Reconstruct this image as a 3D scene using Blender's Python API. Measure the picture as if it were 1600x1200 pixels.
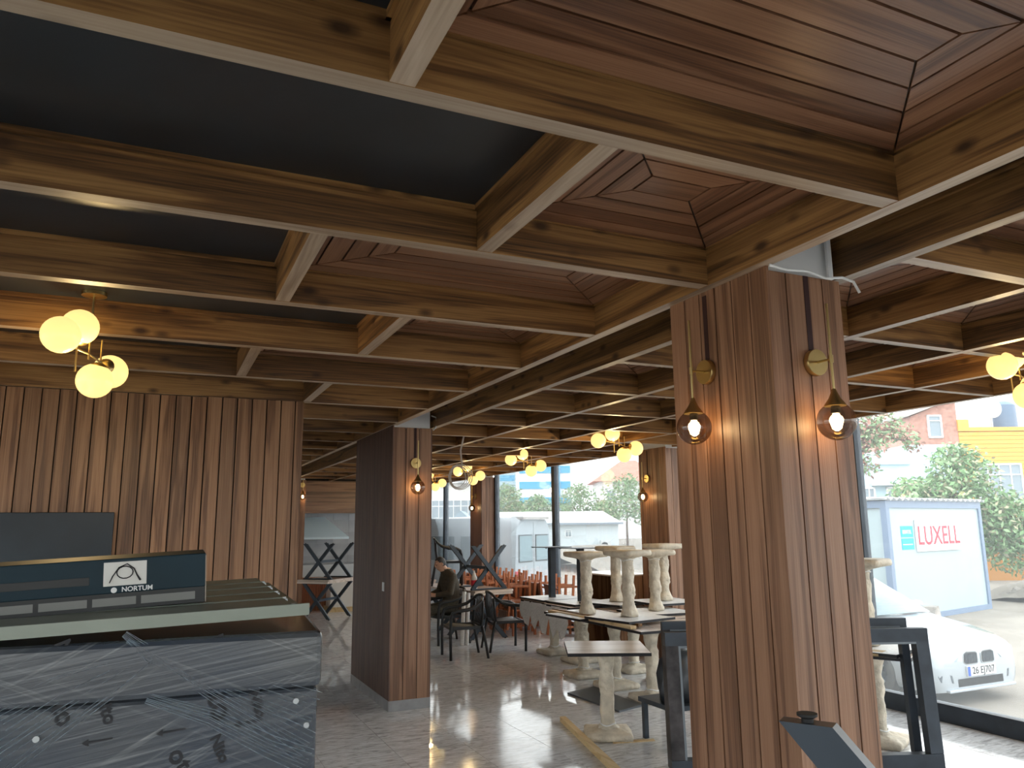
import bpy, bmesh, math, random
from mathutils import Vector, Matrix
for o in list(bpy.data.objects): bpy.data.objects.remove(o)
S = bpy.context.scene; COL = S.collection
rnd = random.Random(7)
# ---------------------------------------------------------------- camera, world, exposure
H = 1.82; FPX = 1197.5
YAW, PITCH, ROLL = (math.radians(a) for a in (24.618, 10.439, -0.605))
_f = Vector((math.sin(YAW)*math.cos(PITCH), math.cos(YAW)*math.cos(PITCH), math.sin(PITCH)))
_r0 = Vector((math.cos(YAW), -math.sin(YAW), 0)); _u0 = _r0.cross(_f)
CR = math.cos(ROLL)*_r0 + math.sin(ROLL)*_u0; CU = -math.sin(ROLL)*_r0 + math.cos(ROLL)*_u0
cam = bpy.data.objects.new('camera', bpy.data.cameras.new('camera')); COL.objects.link(cam)
m = Matrix((CR, CU, -_f)).transposed().to_4x4(); m.translation = (0, 0, H); cam.matrix_world = m
cam.data.sensor_width = 36; cam.data.lens = FPX/1600*36; cam.data.clip_start = .02; cam.data.clip_end = 600
S.camera = cam
W = bpy.data.worlds.new('overcast_sky'); S.world = W; W.use_nodes = True
bg = W.node_tree.nodes['Background']; bg.inputs[0].default_value = (1, .985, .96, 1); bg.inputs[1].default_value = 2.45
S.view_settings.view_transform = 'Standard'; S.view_settings.look = 'None'; S.view_settings.gamma = 1
S.view_settings.use_curve_mapping = False; S.view_settings.exposure = .85
def ray(x, y): return _f + CR*((x-800)/FPX) - CU*((y-600)/FPX)
def at_z(x, y, z=0.): d = ray(x, y); return Vector((0, 0, H)) + d*((z-H)/d.z)
def at_y(x, y, v): d = ray(x, y); return Vector((0, 0, H)) + d*(v/d.y)
def at_x(x, y, v): d = ray(x, y); return Vector((0, 0, H)) + d*(v/d.x)
def at_d(x, y, dep): return Vector((0, 0, H)) + ray(x, y)*dep
# ---------------------------------------------------------------- materials
def new_mat(name):
    mt = bpy.data.materials.new(name); mt.use_nodes = True; nt = mt.node_tree
    return mt, nt, nt.nodes['Principled BSDF'], nt.nodes, nt.links
def plain(name, c, rough=.5, metal=0., noise=.0, nscale=6., emit=0., spec=.5, bump=0., bscale=40., coat=0.):
    mt, nt, b, N, L = new_mat(name)
    b.inputs['Base Color'].default_value = (*c, 1); b.inputs['Roughness'].default_value = rough
    b.inputs['Metallic'].default_value = metal; b.inputs['Specular IOR Level'].default_value = spec
    b.inputs['Coat Weight'].default_value = coat
    if emit: b.inputs['Emission Color'].default_value = (*c, 1); b.inputs['Emission Strength'].default_value = emit
    if noise or bump:
        tc = N.new('ShaderNodeTexCoord'); n = N.new('ShaderNodeTexNoise'); n.inputs['Scale'].default_value = nscale; n.inputs['Detail'].default_value = 6
        L.new(tc.outputs['Object'], n.inputs['Vector'])
        if noise:
            r = N.new('ShaderNodeValToRGB'); e = r.color_ramp.elements
            e[0].position = .3; e[1].position = .7
            e[0].color = (*[v*(1-noise) for v in c], 1); e[1].color = (*[min(1, v*(1+noise)) for v in c], 1)
            L.new(n.outputs['Fac'], r.inputs['Fac']); L.new(r.outputs['Color'], b.inputs['Base Color'])
        if bump:
            n2 = N.new('ShaderNodeTexNoise'); n2.inputs['Scale'].default_value = bscale; n2.inputs['Detail'].default_value = 4
            L.new(tc.outputs['Object'], n2.inputs['Vector'])
            bp = N.new('ShaderNodeBump'); bp.inputs['Strength'].default_value = bump; bp.inputs['Distance'].default_value = .02
            L.new(n2.outputs['Fac'], bp.inputs['Height']); L.new(bp.outputs['Normal'], b.inputs['Normal'])
    return mt
def wood(name, dark, mid, light, axis, rough=.45, across=9., along=.55, knots=0., spec=.5, vary=.25, fig=1.0):
    mt, nt, b, N, L = new_mat(name)
    tc = N.new('ShaderNodeTexCoord'); oi = N.new('ShaderNodeObjectInfo')
    mul = N.new('ShaderNodeVectorMath'); mul.operation = 'SCALE'; mul.inputs[0].default_value = (31, 17, 23); L.new(oi.outputs['Random'], mul.inputs['Scale'])
    add = N.new('ShaderNodeVectorMath'); L.new(tc.outputs['Object'], add.inputs[0]); L.new(mul.outputs[0], add.inputs[1])
    mp = N.new('ShaderNodeMapping'); sc = [across]*3; sc['xyz'.index(axis)] = along; mp.inputs['Scale'].default_value = sc
    L.new(add.outputs[0], mp.inputs['Vector'])
    n1 = N.new('ShaderNodeTexNoise'); n1.inputs['Scale'].default_value = 1.; n1.inputs['Detail'].default_value = 5; n1.inputs['Distortion'].default_value = .8*fig
    L.new(mp.outputs[0], n1.inputs['Vector'])
    wv = N.new('ShaderNodeMath'); wv.operation = 'MULTIPLY'; wv.inputs[1].default_value = 26*fig; L.new(n1.outputs['Fac'], wv.inputs[0])
    sn = N.new('ShaderNodeMath'); sn.operation = 'SINE'; L.new(wv.outputs[0], sn.inputs[0])
    mp2 = N.new('ShaderNodeMapping'); sc2 = [across*14]*3; sc2['xyz'.index(axis)] = along*5; mp2.inputs['Scale'].default_value = sc2; L.new(add.outputs[0], mp2.inputs['Vector'])
    n2 = N.new('ShaderNodeTexNoise'); n2.inputs['Scale'].default_value = 1.; n2.inputs['Detail'].default_value = 3; L.new(mp2.outputs[0], n2.inputs['Vector'])
    a1 = N.new('ShaderNodeMath'); a1.operation = 'MULTIPLY_ADD'; L.new(sn.outputs[0], a1.inputs[0]); a1.inputs[1].default_value = .09; L.new(n1.outputs['Fac'], a1.inputs[2])
    a2 = N.new('ShaderNodeMath'); a2.operation = 'MULTIPLY_ADD'; L.new(n2.outputs['Fac'], a2.inputs[0]); a2.inputs[1].default_value = .6; L.new(a1.outputs[0], a2.inputs[2])
    a3 = N.new('ShaderNodeMath'); a3.operation = 'SUBTRACT'; L.new(a2.outputs[0], a3.inputs[0]); a3.inputs[1].default_value = .30
    rp = N.new('ShaderNodeValToRGB'); e = rp.color_ramp.elements; e[0].position = .2; e[0].color = (*dark, 1); e[1].position = .8; e[1].color = (*light, 1)
    k = e.new(.48); k.color = (*mid, 1); L.new(a3.outputs[0], rp.inputs['Fac'])
    out = rp.outputs['Color']
    if knots:
        mp3 = N.new('ShaderNodeMapping'); sc3 = [8.]*3; sc3['xyz'.index(axis)] = 4.2; mp3.inputs['Scale'].default_value = sc3; L.new(add.outputs[0], mp3.inputs['Vector'])
        vo = N.new('ShaderNodeTexVoronoi'); vo.inputs['Scale'].default_value = 1.; L.new(mp3.outputs[0], vo.inputs['Vector'])
        r2 = N.new('ShaderNodeValToRGB'); q = r2.color_ramp.elements; q[0].position = .08; q[0].color = (1, 1, 1, 1); q[1].position = .24; q[1].color = (0, 0, 0, 1); L.new(vo.outputs['Distance'], r2.inputs['Fac'])
        mk = N.new('ShaderNodeMath'); mk.operation = 'MULTIPLY'; mk.inputs[1].default_value = knots; L.new(r2.outputs['Color'], mk.inputs[0])
        mx = N.new('ShaderNodeMix'); mx.data_type = 'RGBA'; L.new(mk.outputs[0], mx.inputs[0]); L.new(out, mx.inputs[6]); mx.inputs[7].default_value = (.045, .018, .006, 1); out = mx.outputs[2]
    hs = N.new('ShaderNodeHueSaturation'); mr = N.new('ShaderNodeMapRange'); mr.inputs['To Min'].default_value = 1-vary; mr.inputs['To Max'].default_value = 1+vary
    L.new(oi.outputs['Random'], mr.inputs['Value']); L.new(mr.outputs[0], hs.inputs['Value']); L.new(out, hs.inputs['Color']); L.new(hs.outputs[0], b.inputs['Base Color'])
    b.inputs['Roughness'].default_value = rough; b.inputs['Specular IOR Level'].default_value = spec
    bp = N.new('ShaderNodeBump'); bp.inputs['Strength'].default_value = .12; bp.inputs['Distance'].default_value = .004; L.new(n2.outputs['Fac'], bp.inputs['Height']); L.new(bp.outputs['Normal'], b.inputs['Normal'])
    return mt
PINE = {a: wood('stained_pine_'+a, (.034, .014, .005), (.185, .088, .027), (.38, .205, .07), a, .5, 10., .55, .95, vary=.2) for a in 'xyz'}
PALE = {a: wood('pale_pine_'+a, (.24, .165, .105), (.38, .285, .20), (.50, .40, .30), a, .42, 7., .5, .25, vary=.12) for a in 'xyz'}  # paler pine tone for the beam undersides
WAL = {a: wood('walnut_board_'+a, (.075, .030, .015), (.21, .098, .052), (.33, .175, .10), a, .3, 12., .5, 0, vary=.16) for a in 'xyz'}
WALL_Z = wood('walnut_wall_board', (.085, .035, .014), (.25, .12, .055), (.40, .215, .11), 'z', .4, 13., .55, 0, vary=.2)
COLW = wood('walnut_column_board', (.10, .045, .022), (.25, .125, .07), (.36, .20, .12), 'z', .42, 13., .45, 0, vary=.1)
SLAT = wood('dark_slat', (.07, .032, .022), (.12, .06, .042), (.16, .085, .06), 'z', .5, 8., .5, 0, vary=.1)
RED = wood('reddish_wood', (.25, .07, .025), (.42, .14, .055), (.55, .22, .10), 'z', .4, 10., .8, 0, vary=.15)
TIMBER = wood('raw_timber', (.45, .30, .14), (.60, .43, .22), (.70, .54, .32), 'y', .6, 9., .6, .3, vary=.1)
TOPW = wood('table_top_wood', (.42, .33, .26), (.60, .50, .43), (.72, .63, .56), 'x', .3, 6., .5, 0, vary=.08)
BROWNTOP = wood('brown_table_top', (.16, .085, .045), (.27, .155, .09), (.36, .22, .14), 'x', .35, 6., .5, 0, vary=.1)
BLACK = plain('black_ceiling_paint', (.016, .021, .026), .34, 0, .35, 2.5)
PLASTER = plain('white_plaster', (.72, .73, .74), .7, 0, .05, 3)
GROOVE = plain('dark_groove', (.012, .009, .008), .8)
MAROON = plain('maroon_channel', (.03, .004, .004), .6)
STEEL = plain('dark_frame_steel', (.035, .045, .06), .42, .3, .3, 5)
XLEG = plain('blue_grey_leg_paint', (.028, .043, .062), .4, 0, .2, 4)
RUST = plain('rusty_steel', (.045, .04, .042), .5, .4, .9, 7)
BRASS = plain('brushed_brass', (.62, .46, .20), .3, 1.)
OPAL = plain('lit_opal_glass', (1., .74, .27), .2, 0, emit=.62)
BULB = plain('lit_bulb', (1., .82, .45), .3, 0, emit=14)
GROUT = plain('grout', (.42, .39, .36), .7)
STONE = plain('stone_plinth', (.28, .28, .29), .3, 0, .2, 8)
WRAPB = plain('beige_foam_wrap', (.62, .55, .44), .6, 0, .22, 9, bump=.9, bscale=22)
FILMW = plain('white_plastic_film', (.78, .78, .77), .35, 0, .08, 7, bump=.6, bscale=30)
PLASTIC = plain('black_plastic', (.02, .024, .03), .38)
RUBBER = plain('black_rubber', (.015, .015, .016), .7)
CUSH = plain('brown_wrapped_cushion', (.17, .085, .06), .3, 0, .3, 8, bump=.5, bscale=18)
WHITE = plain('white_paint', (.80, .82, .83), .35)
CARW = plain('white_car_paint', (.43, .47, .51), .15, coat=.6)
SKIN = plain('skin', (.50, .28, .19), .5)
HAIR = plain('dark_hair', (.025, .022, .022), .6)
SHIRT = plain('olive_brown_sweater', (.055, .045, .03), .8, 0, .2, 30)
TROUS = plain('dark_patterned_trousers', (.06, .055, .04), .8, 0, .6, 18)
GREY = plain('grey_metal', (.45, .47, .48), .35, .6)
LIDM = plain('grey_green_enamel', (.27, .30, .25), .4, 0, .12, 3)
TEAL = plain('dark_teal_carton', (.003, .024, .038), .5, 0, .3, 3, spec=.3)
CARTB = plain('black_carton', (.012, .013, .014), .45)
LABEL = plain('white_label', (.72, .70, .66), .5)
INK = plain('dark_ink', (.008, .008, .012), .6)
DKBOARD = plain('dark_blue_board', (.012, .022, .033), .4, 0, .35, 2.)
GREEN = plain('green_plastic', (.02, .50, .16), .4)
WHITEINK = plain('white_ink', (.8, .8, .8), .5)
REDINK = plain('red_ink', (.72, .03, .06), .5)
CYAN = plain('cyan_sticker', (.0, .42, .62), .5)
def glass_mat(name, tint, gloss=.10, haze=0., rough=.0):
    mt, nt, b, N, L = new_mat(name); N.remove(b); o = N['Material Output']
    t = N.new('ShaderNodeBsdfTransparent'); t.inputs[0].default_value = (*tint, 1)
    g = N.new('ShaderNodeBsdfGlossy'); g.inputs['Roughness'].default_value = rough
    fr = N.new('ShaderNodeFresnel'); fr.inputs[0].default_value = 1.45
    mm = N.new('ShaderNodeMath'); mm.operation = 'MULTIPLY_ADD'; L.new(fr.outputs[0], mm.inputs[0]); mm.inputs[1].default_value = .4; mm.inputs[2].default_value = gloss*.1
    mx = N.new('ShaderNodeMixShader'); L.new(mm.outputs[0], mx.inputs[0]); L.new(t.outputs[0], mx.inputs[1]); L.new(g.outputs[0], mx.inputs[2]); out = mx.outputs[0]
    if haze:
        tl = N.new('ShaderNodeBsdfTranslucent'); tl.inputs[0].default_value = (.85, .93, 1, 1)  # translucent white mixed in: painted haze on panes, whiteness on film
        m2 = N.new('ShaderNodeMixShader'); m2.inputs[0].default_value = haze; L.new(out, m2.inputs[1]); L.new(tl.outputs[0], m2.inputs[2]); out = m2.outputs[0]
    L.new(out, o.inputs['Surface']); return mt
GLASS = glass_mat('hazed_window_glass', (.95, .985, 1.), .1, .045)  # milky haze of the view outside is put into the pane material
SMOKE = glass_mat('smoked_globe_glass', (.55, .49, .44), .6)
CLEARF = glass_mat('clear_film', (.93, .93, .93), .5, .10, .15)
CLEARF2 = glass_mat('film_strand', (.9, .9, .9), .3, .55, .2)
CARG = plain('car_glass', (.10, .16, .18), .08)
def marble():
    mt, nt, b, N, L = new_mat('polished_marble_tile')
    tc = N.new('ShaderNodeTexCoord'); oi = N.new('ShaderNodeObjectInfo')
    mul = N.new('ShaderNodeVectorMath'); mul.operation = 'SCALE'; mul.inputs[0].default_value = (13, 7, 3); L.new(oi.outputs['Random'], mul.inputs['Scale'])
    add = N.new('ShaderNodeVectorMath'); L.new(tc.outputs['Object'], add.inputs[0]); L.new(mul.outputs[0], add.inputs[1])
    mp = N.new('ShaderNodeMapping'); mp.inputs['Scale'].default_value = (3., 12, 1); mp.inputs['Rotation'].default_value = (0, 0, .5); L.new(add.outputs[0], mp.inputs['Vector'])
    n = N.new('ShaderNodeTexNoise'); n.inputs['Scale'].default_value = 1.6; n.inputs['Detail'].default_value = 9; n.inputs['Roughness'].default_value = .68; n.inputs['Distortion'].default_value = 1.6; L.new(mp.outputs[0], n.inputs['Vector'])
    r = N.new('ShaderNodeValToRGB'); e = r.color_ramp.elements; e[0].position = .3; e[0].color = (.30, .295, .305, 1); e[1].position = .66; e[1].color = (.86, .885, .92, 1); k = e.new(.5); k.color = (.68, .69, .71, 1)
    L.new(n.outputs['Fac'], r.inputs['Fac']); L.new(r.outputs[0], b.inputs['Base Color'])
    gm = N.new('ShaderNodeNewGeometry')
    n2 = N.new('ShaderNodeTexNoise'); n2.inputs['Scale'].default_value = .75; n2.inputs['Detail'].default_value = 3; L.new(gm.outputs['Position'], n2.inputs['Vector'])
    r2 = N.new('ShaderNodeMapRange'); r2.inputs['From Min'].default_value = .4; r2.inputs['From Max'].default_value = .72; r2.inputs['To Min'].default_value = .025; r2.inputs['To Max'].default_value = .2
    L.new(n2.outputs['Fac'], r2.inputs['Value']); L.new(r2.outputs[0], b.inputs['Roughness'])
    return mt
MARBLE = marble()
def wrapfilm():
    mt, nt, b, N, L = new_mat('stretch_wrapped_steel')
    tc = N.new('ShaderNodeTexCoord'); out = None
    base = N.new('ShaderNodeTexNoise'); base.inputs['Scale'].default_value = 2.2; L.new(tc.outputs['Object'], base.inputs['Vector'])
    r0 = N.new('ShaderNodeValToRGB'); e = r0.color_ramp.elements; e[0].position = .35; e[0].color = (.020, .034, .060, 1); e[1].position = .68; e[1].color = (.075, .08, .085, 1); L.new(base.outputs['Fac'], r0.inputs['Fac']); col = r0.outputs[0]
    for i, (rz, lo, hi, amt) in enumerate(((.5, .57, .72, .42), (-.42, .58, .75, .4), (.16, .60, .78, .35))):
        mp = N.new('ShaderNodeMapping'); mp.inputs['Rotation'].default_value = (0, rz, 0); mp.inputs['Location'].default_value = (i*3.1, 0, i); L.new(tc.outputs['Object'], mp.inputs['Vector'])
        m2 = N.new('ShaderNodeMapping'); m2.inputs['Scale'].default_value = (1.3, 1, 85); L.new(mp.outputs[0], m2.inputs['Vector'])
        n = N.new('ShaderNodeTexNoise'); n.inputs['Scale'].default_value = 1.; n.inputs['Detail'].default_value = 5; L.new(m2.outputs[0], n.inputs['Vector'])
        msk = N.new('ShaderNodeTexNoise'); msk.inputs['Scale'].default_value = 3.1; L.new(mp.outputs[0], msk.inputs['Vector'])
        r = N.new('ShaderNodeMapRange'); r.inputs['From Min'].default_value = lo; r.inputs['From Max'].default_value = hi; r.inputs['To Max'].default_value = amt; L.new(n.outputs['Fac'], r.inputs['Value'])
        rm = N.new('ShaderNodeMapRange'); rm.inputs['From Min'].default_value = .42; rm.inputs['From Max'].default_value = .6; L.new(msk.outputs['Fac'], rm.inputs['Value'])
        mm = N.new('ShaderNodeMath'); mm.operation = 'MULTIPLY'; L.new(r.outputs[0], mm.inputs[0]); L.new(rm.outputs[0], mm.inputs[1])
        mx = N.new('ShaderNodeMix'); mx.data_type = 'RGBA'; L.new(mm.outputs[0], mx.inputs[0]); L.new(col, mx.inputs[6]); mx.inputs[7].default_value = (.50, .51, .50, 1); col = mx.outputs[2]; last = n
    L.new(col, b.inputs['Base Color']); b.inputs['Roughness'].default_value = .22; b.inputs['Coat Weight'].default_value = .5; b.inputs['Coat Roughness'].default_value = .12
    bp = N.new('ShaderNodeBump'); bp.inputs['Strength'].default_value = .5; bp.inputs['Distance'].default_value = .004; L.new(last.outputs['Fac'], bp.inputs['Height']); L.new(bp.outputs['Normal'], b.inputs['Normal'])
    return mt
WRAPF = wrapfilm()
# ---------------------------------------------------------------- mesh helpers
def BM(): return bmesh.new()
def box(bm, x0, x1, y0, y1, z0, z1, mi=0, bot=None):
    v = [bm.verts.new(p) for p in ((x0,y0,z0),(x1,y0,z0),(x1,y1,z0),(x0,y1,z0),(x0,y0,z1),(x1,y0,z1),(x1,y1,z1),(x0,y1,z1))]
    for i, q in enumerate(((3,2,1,0),(4,5,6,7),(0,1,5,4),(1,2,6,5),(2,3,7,6),(3,0,4,7))):
        fc = bm.faces.new([v[j] for j in q]); fc.material_index = mi if (i or bot is None) else bot
    return v
def prism(bm, pts, z0, z1, mi=0):
    a = sum(pts[i][0]*pts[(i+1)%len(pts)][1]-pts[(i+1)%len(pts)][0]*pts[i][1] for i in range(len(pts)))
    if a < 0: pts = pts[::-1]
    lo = [bm.verts.new((p[0], p[1], z0)) for p in pts]; hi = [bm.verts.new((p[0], p[1], z1)) for p in pts]; n = len(pts)
    fs = [bm.faces.new(lo[::-1]), bm.faces.new(hi)] + [bm.faces.new((lo[i], lo[(i+1)%n], hi[(i+1)%n], hi[i])) for i in range(n)]
    for fc in fs: fc.material_index = mi
def frame_of(d):
    d = d.normalized(); a = Vector((0, 0, 1)) if abs(d.z) < .9 else Vector((1, 0, 0))
    u = d.cross(a).normalized(); return u, d.cross(u)
def loft(bm, rings, caps=True, closed=True, mi=0):
    vs = [[bm.verts.new(p) for p in r] for r in rings]; n = len(vs[0])
    for a, b in zip(vs, vs[1:]):
        for i in range(n if closed else n-1):
            fc = bm.faces.new((a[i], a[(i+1)%n], b[(i+1)%n], b[i])); fc.material_index = mi
    if caps:
        for r in (vs[0][::-1], vs[-1]):
            fc = bm.faces.new(r); fc.material_index = mi
    return vs
def sweep(bm, pts, r, seg=8, mi=0, flat=1.):
    pts = [Vector(p) for p in pts]; rr = r if isinstance(r, (list, tuple)) else [r]*len(pts); rings = []
    u = None
    for i, p in enumerate(pts):
        d = (pts[min(i+1, len(pts)-1)]-pts[max(i-1, 0)]).normalized()
        if u is None: u, w = frame_of(d)
        else: u = (u-d*u.dot(d)).normalized(); w = d.cross(u)
        rings.append([p+(u*math.cos(2*math.pi*k/seg)+w*math.sin(2*math.pi*k/seg)*flat)*rr[i] for k in range(seg)])
    loft(bm, rings, True, True, mi)
def bar(bm, p0, p1, w, h, up=(0, 0, 1), mi=0):
    p0, p1 = Vector(p0), Vector(p1); d = (p1-p0).normalized(); s = d.cross(Vector(up)).normalized(); t = s.cross(d)
    loft(bm, [[p+s*a*w/2+t*b*h/2 for a, b in ((-1,-1),(1,-1),(1,1),(-1,1))] for p in (p0, p1)], mi=mi)
def lathe(bm, prof, c=(0, 0, 0), seg=16, mi=0):
    c = Vector(c); rings = [[c+Vector((r*math.cos(2*math.pi*k/seg), r*math.sin(2*math.pi*k/seg), z)) for k in range(seg)] for r, z in prof]
    loft(bm, rings, True, True, mi)
def ball(bm, c, r, seg=20, mi=0, sz=1.):
    n = seg//2; lathe(bm, [(r*math.sin(math.pi*(i+.04)/(n+.08)), -r*sz*math.cos(math.pi*(i+.04)/(n+.08))) for i in range(n+1)], c, seg, mi)
def obj(name, bm, mats, parent=None, loc=(0, 0, 0), rotz=0., smooth=False, bevel=0.):
    bmesh.ops.recalc_face_normals(bm, faces=bm.faces[:])
    me = bpy.data.meshes.new(name); bm.to_mesh(me); bm.free()
    for mt in (mats if isinstance(mats, (list, tuple)) else [mats]): me.materials.append(mt)
    if smooth:
        for p in me.polygons: p.use_smooth = True
        if smooth == 'a':
            for e in me.edges: pass
            me.set_sharp_from_angle(angle=math.radians(40))
    o = bpy.data.objects.new(name, me); COL.objects.link(o); o.location = loc; o.rotation_euler = (0, 0, rotz)
    if parent: o.parent = parent
    if bevel:
        md = o.modifiers.new('edge', 'BEVEL'); md.width = bevel; md.segments = 2; md.limit_method = 'ANGLE'
    return o
def tag(o, label, cat, group=None, kind=None):
    if label: o['label'] = label
    if cat: o['category'] = cat
    if group: o['group'] = group
    if kind: o['kind'] = kind
    return o
def thing(name, label, cat, loc=(0, 0, 0), rotz=0., group=None):
    o = bpy.data.objects.new(name, None); COL.objects.link(o); o.location = loc; o.rotation_euler = (0, 0, rotz); o.empty_display_size = .1
    return tag(o, label, cat, group)
def struct(o): o['kind'] = 'structure'; return o
def copy_tree(o, parent=None):
    c = o.copy(); COL.objects.link(c); c.parent = parent
    for ch in o.children: copy_tree(ch, c)
    return c
def dup(o, loc, rotz, label=None, group=None):
    c = copy_tree(o); c.location = loc; c.rotation_euler = (0, 0, rotz)
    if label: c['label'] = label
    if group: c['group'] = group
    return c
def text(name, s, size, mat, parent, mw, ext=.001, bold=0.):
    cu = bpy.data.curves.new(name, 'FONT'); cu.body = s; cu.size = size; cu.align_x = 'CENTER'; cu.align_y = 'CENTER'; cu.extrude = ext; cu.offset = bold
    t = bpy.data.objects.new(name, cu); COL.objects.link(t); dg = bpy.context.evaluated_depsgraph_get(); dg.update()
    me = bpy.data.meshes.new_from_object(t.evaluated_get(dg)); bpy.data.objects.remove(t)
    me.materials.clear(); me.materials.append(mat)
    o = bpy.data.objects.new(name, me); COL.objects.link(o); o.parent = parent; o.matrix_basis = mw
    return o
def basis(loc, xd, yd):
    xd = Vector(xd).normalized(); zd = xd.cross(Vector(yd)).normalized(); yd = zd.cross(xd)
    mm = Matrix((xd, yd, zd)).transposed().to_4x4(); mm.translation = loc; return mm
# ---------------------------------------------------------------- room shell
ZB = 2.882; ZC = 3.07; FX = 6.75; YF = 20.5; XL = -4.; YN = -4.
bm = BM(); box(bm, XL, FX+.1, YN, YF, -.12, -.006); floor = struct(obj('floor', bm, GROUT))
bm = BM(); box(bm, -.298, .298, -.598, .598, -.012, 0); tile0 = None
for i in range(14):
    for j in range(19):
        x, y = -1.7+.3+.6*i+.0, -2.+.05+.6+1.2*j
        if x+.298 > FX: continue
        if tile0 is None: tile0 = obj('floor_tile', bm, MARBLE, floor, (x, y, 0)); continue
        c = tile0.copy(); COL.objects.link(c); c.location = (x, y, 0)
bm = BM(); box(bm, XL, FX+.1, YN, YF, ZC, ZC+.12); ceiling = struct(obj('ceiling', bm, BLACK))
def beam(x0, x1, y0, y1, ax, z0=ZB):
    bm = BM(); box(bm, x0, x1, y0, y1, z0, ZC-.022, 0, 1)
    if ax == 'x': box(bm, x0, x1, y0-.014, y1+.014, ZC-.021, ZC-.0005, 0)
    else: box(bm, x0-.014, x1+.014, y0, y1, ZC-.021, ZC-.0005, 0)
    return obj('ceiling_beam', bm, [PINE[ax], PALE[ax]], ceiling)
TB = .065; YB = lambda k: 1.668+k
M1 = 2.207; M2 = 2.688; CA, CB = .444, 1.076
for k in range(-5, 6): beam(XL, M1, YB(k), YB(k)+TB, 'x', ZB+.002)
for k in range(6, 17): beam(1.08, M1, YB(k), YB(k)+TB, 'x', ZB+.002)
beam(M1, M1+TB, YN, 18.25, 'y'); beam(M2, M2+TB, YN, 18.25, 'y')
for k in range(-5, 5):
    c = CB if k % 2 == 0 else CA
    beam(c, c+TB, YB(k)+TB, YB(k+1), 'y', ZB+.004)
    beam(c-2.4, c-2.4+TB, YB(k)+TB, YB(k+1), 'y', ZB+.004)
RX = [3.6, 4.6, 5.54, 6.53]; RY = [2.04+1.0925*j for j in range(-5, 15)]
for x in RX: beam(x, x+TB, YN, 18.25, 'y')
for y in RY: beam(M2+TB, RX[-1], y, y+TB, 'x', ZB+.002)
far_bm = BM()
def panel(x0, x1, y0, y1, single, w=.1, n=4, g=.0045):
    rect = [x0+.002, x1-.002, y0+.002, y1-.002]
    def put(pts, ax):
        cx = sum(p[0] for p in pts)/len(pts); cy = sum(p[1] for p in pts)/len(pts)
        if single:
            b = BM(); prism(b, pts, ZC-.016, ZC-.001); obj('ceiling_plank', b, WAL[ax], ceiling)
        else: prism(far_bm, pts, ZC-.016, ZC-.001, 0 if ax == 'x' else 1)
    a, b_, c, d = rect
    for i in range(n):
        A, B, C, D = a+w*i, b_-w*i, c+w*i, d-w*i
        if B-A < .06 or D-C < .06: break
        iA, iB, iC, iD = A+w, B-w, C+w, D-w; h = g
        put([(A+h*2, C+h), (B-h*2, C+h), (iB-h*.2, iC-h), (iA+h*.2, iC-h)], 'x')
        put([(A+h*2, D-h), (B-h*2, D-h), (iB-h*.2, iD+h), (iA+h*.2, iD+h)], 'x')
        put([(A+h, C+h*2), (A+h, D-h*2), (iA-h, iD-h*.2), (iA-h, iC+h*.2)], 'y')
        put([(B-h, C+h*2), (B-h, D-h*2), (iB+h, iD-h*.2), (iB+h, iC+h*.2)], 'y')
    else:
        A, B, C, D = a+w*n, b_-w*n, c+w*n, d-w*n
        if B-A > .03 and D-C > .03: put([(A+g, C+g), (B-g, C+g), (B-g, D-g), (A+g, D-g)], 'x')
for k in range(-4, 5):
    c = (CB if k % 2 == 0 else CA)+TB
    panel(c, M1, YB(k)+TB, YB(k+1), k >= -1)
for k in range(5, 16): panel(1.1, M1, YB(k)+TB, YB(k+1), False)
XS = [M2]+RX
for i in range(4):
    for j in range(len(RY)-1):
        y0 = RY[j]
        panel(XS[i]+TB, XS[i+1], y0+TB, RY[j+1], (.8 < y0 < 5.5 and i < 2) or (1.5 < y0 < 3.5 and i == 2))
fo = obj('ceiling_plank', far_bm, [WAL['x'], WAL['y']], ceiling); fo['kind'] = 'stuff'
# plank wall on the left
bm = BM(); box(bm, XL, 1.08, 6.70, 6.85, 0, ZB); wl = struct(obj('wall_left', bm, GROOVE))
x = XL; w = .1165
while x < 1.06:
    dy = .035 if x > .285 else 0.
    bm = BM(); box(bm, x+.0045, min(x+w-.0045, 1.08), 6.675-dy, 6.70, .0, ZB-.004); obj('wall_plank', bm, WALL_Z, wl); x += w
bm = BM(); box(bm, .95, 1.08, 6.85, YF, 0, ZC); struct(obj('wall_inner', bm, PLASTER))
bm = BM(); box(bm, XL-.12, XL, YN, 6.85, 0, .3); box(bm, XL-.12, XL, YN, 6.85, 2.8, ZC); struct(obj('wall_side', bm, PLASTER))
bm = BM(); box(bm, XL, FX, YF, YF+.15, 0, ZC); struct(obj('wall_far', bm, plain('grey_wall_tile', (.42, .42, .43), .3, 0, .1, 3)))
bm = BM(); box(bm, XL, FX, YN-.12, YN, 0, .5); box(bm, XL, FX, YN-.12, YN, 2.7, ZC); struct(obj('wall_back', bm, PLASTER))
# kitchen soffit with horizontal boards
bm = BM(); box(bm, 1.08, 5.2, 18.32, 18.45, 2.14, ZC); sof = struct(obj('wall_soffit', bm, GROOVE))
for i in range(3):
    bm = BM(); box(bm, 1.08, 5.2, 18.29, 18.32, 2.14+.25*i, 2.14+.25*i+.246); obj('wall_plank', bm, WAL['x'], sof)
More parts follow.
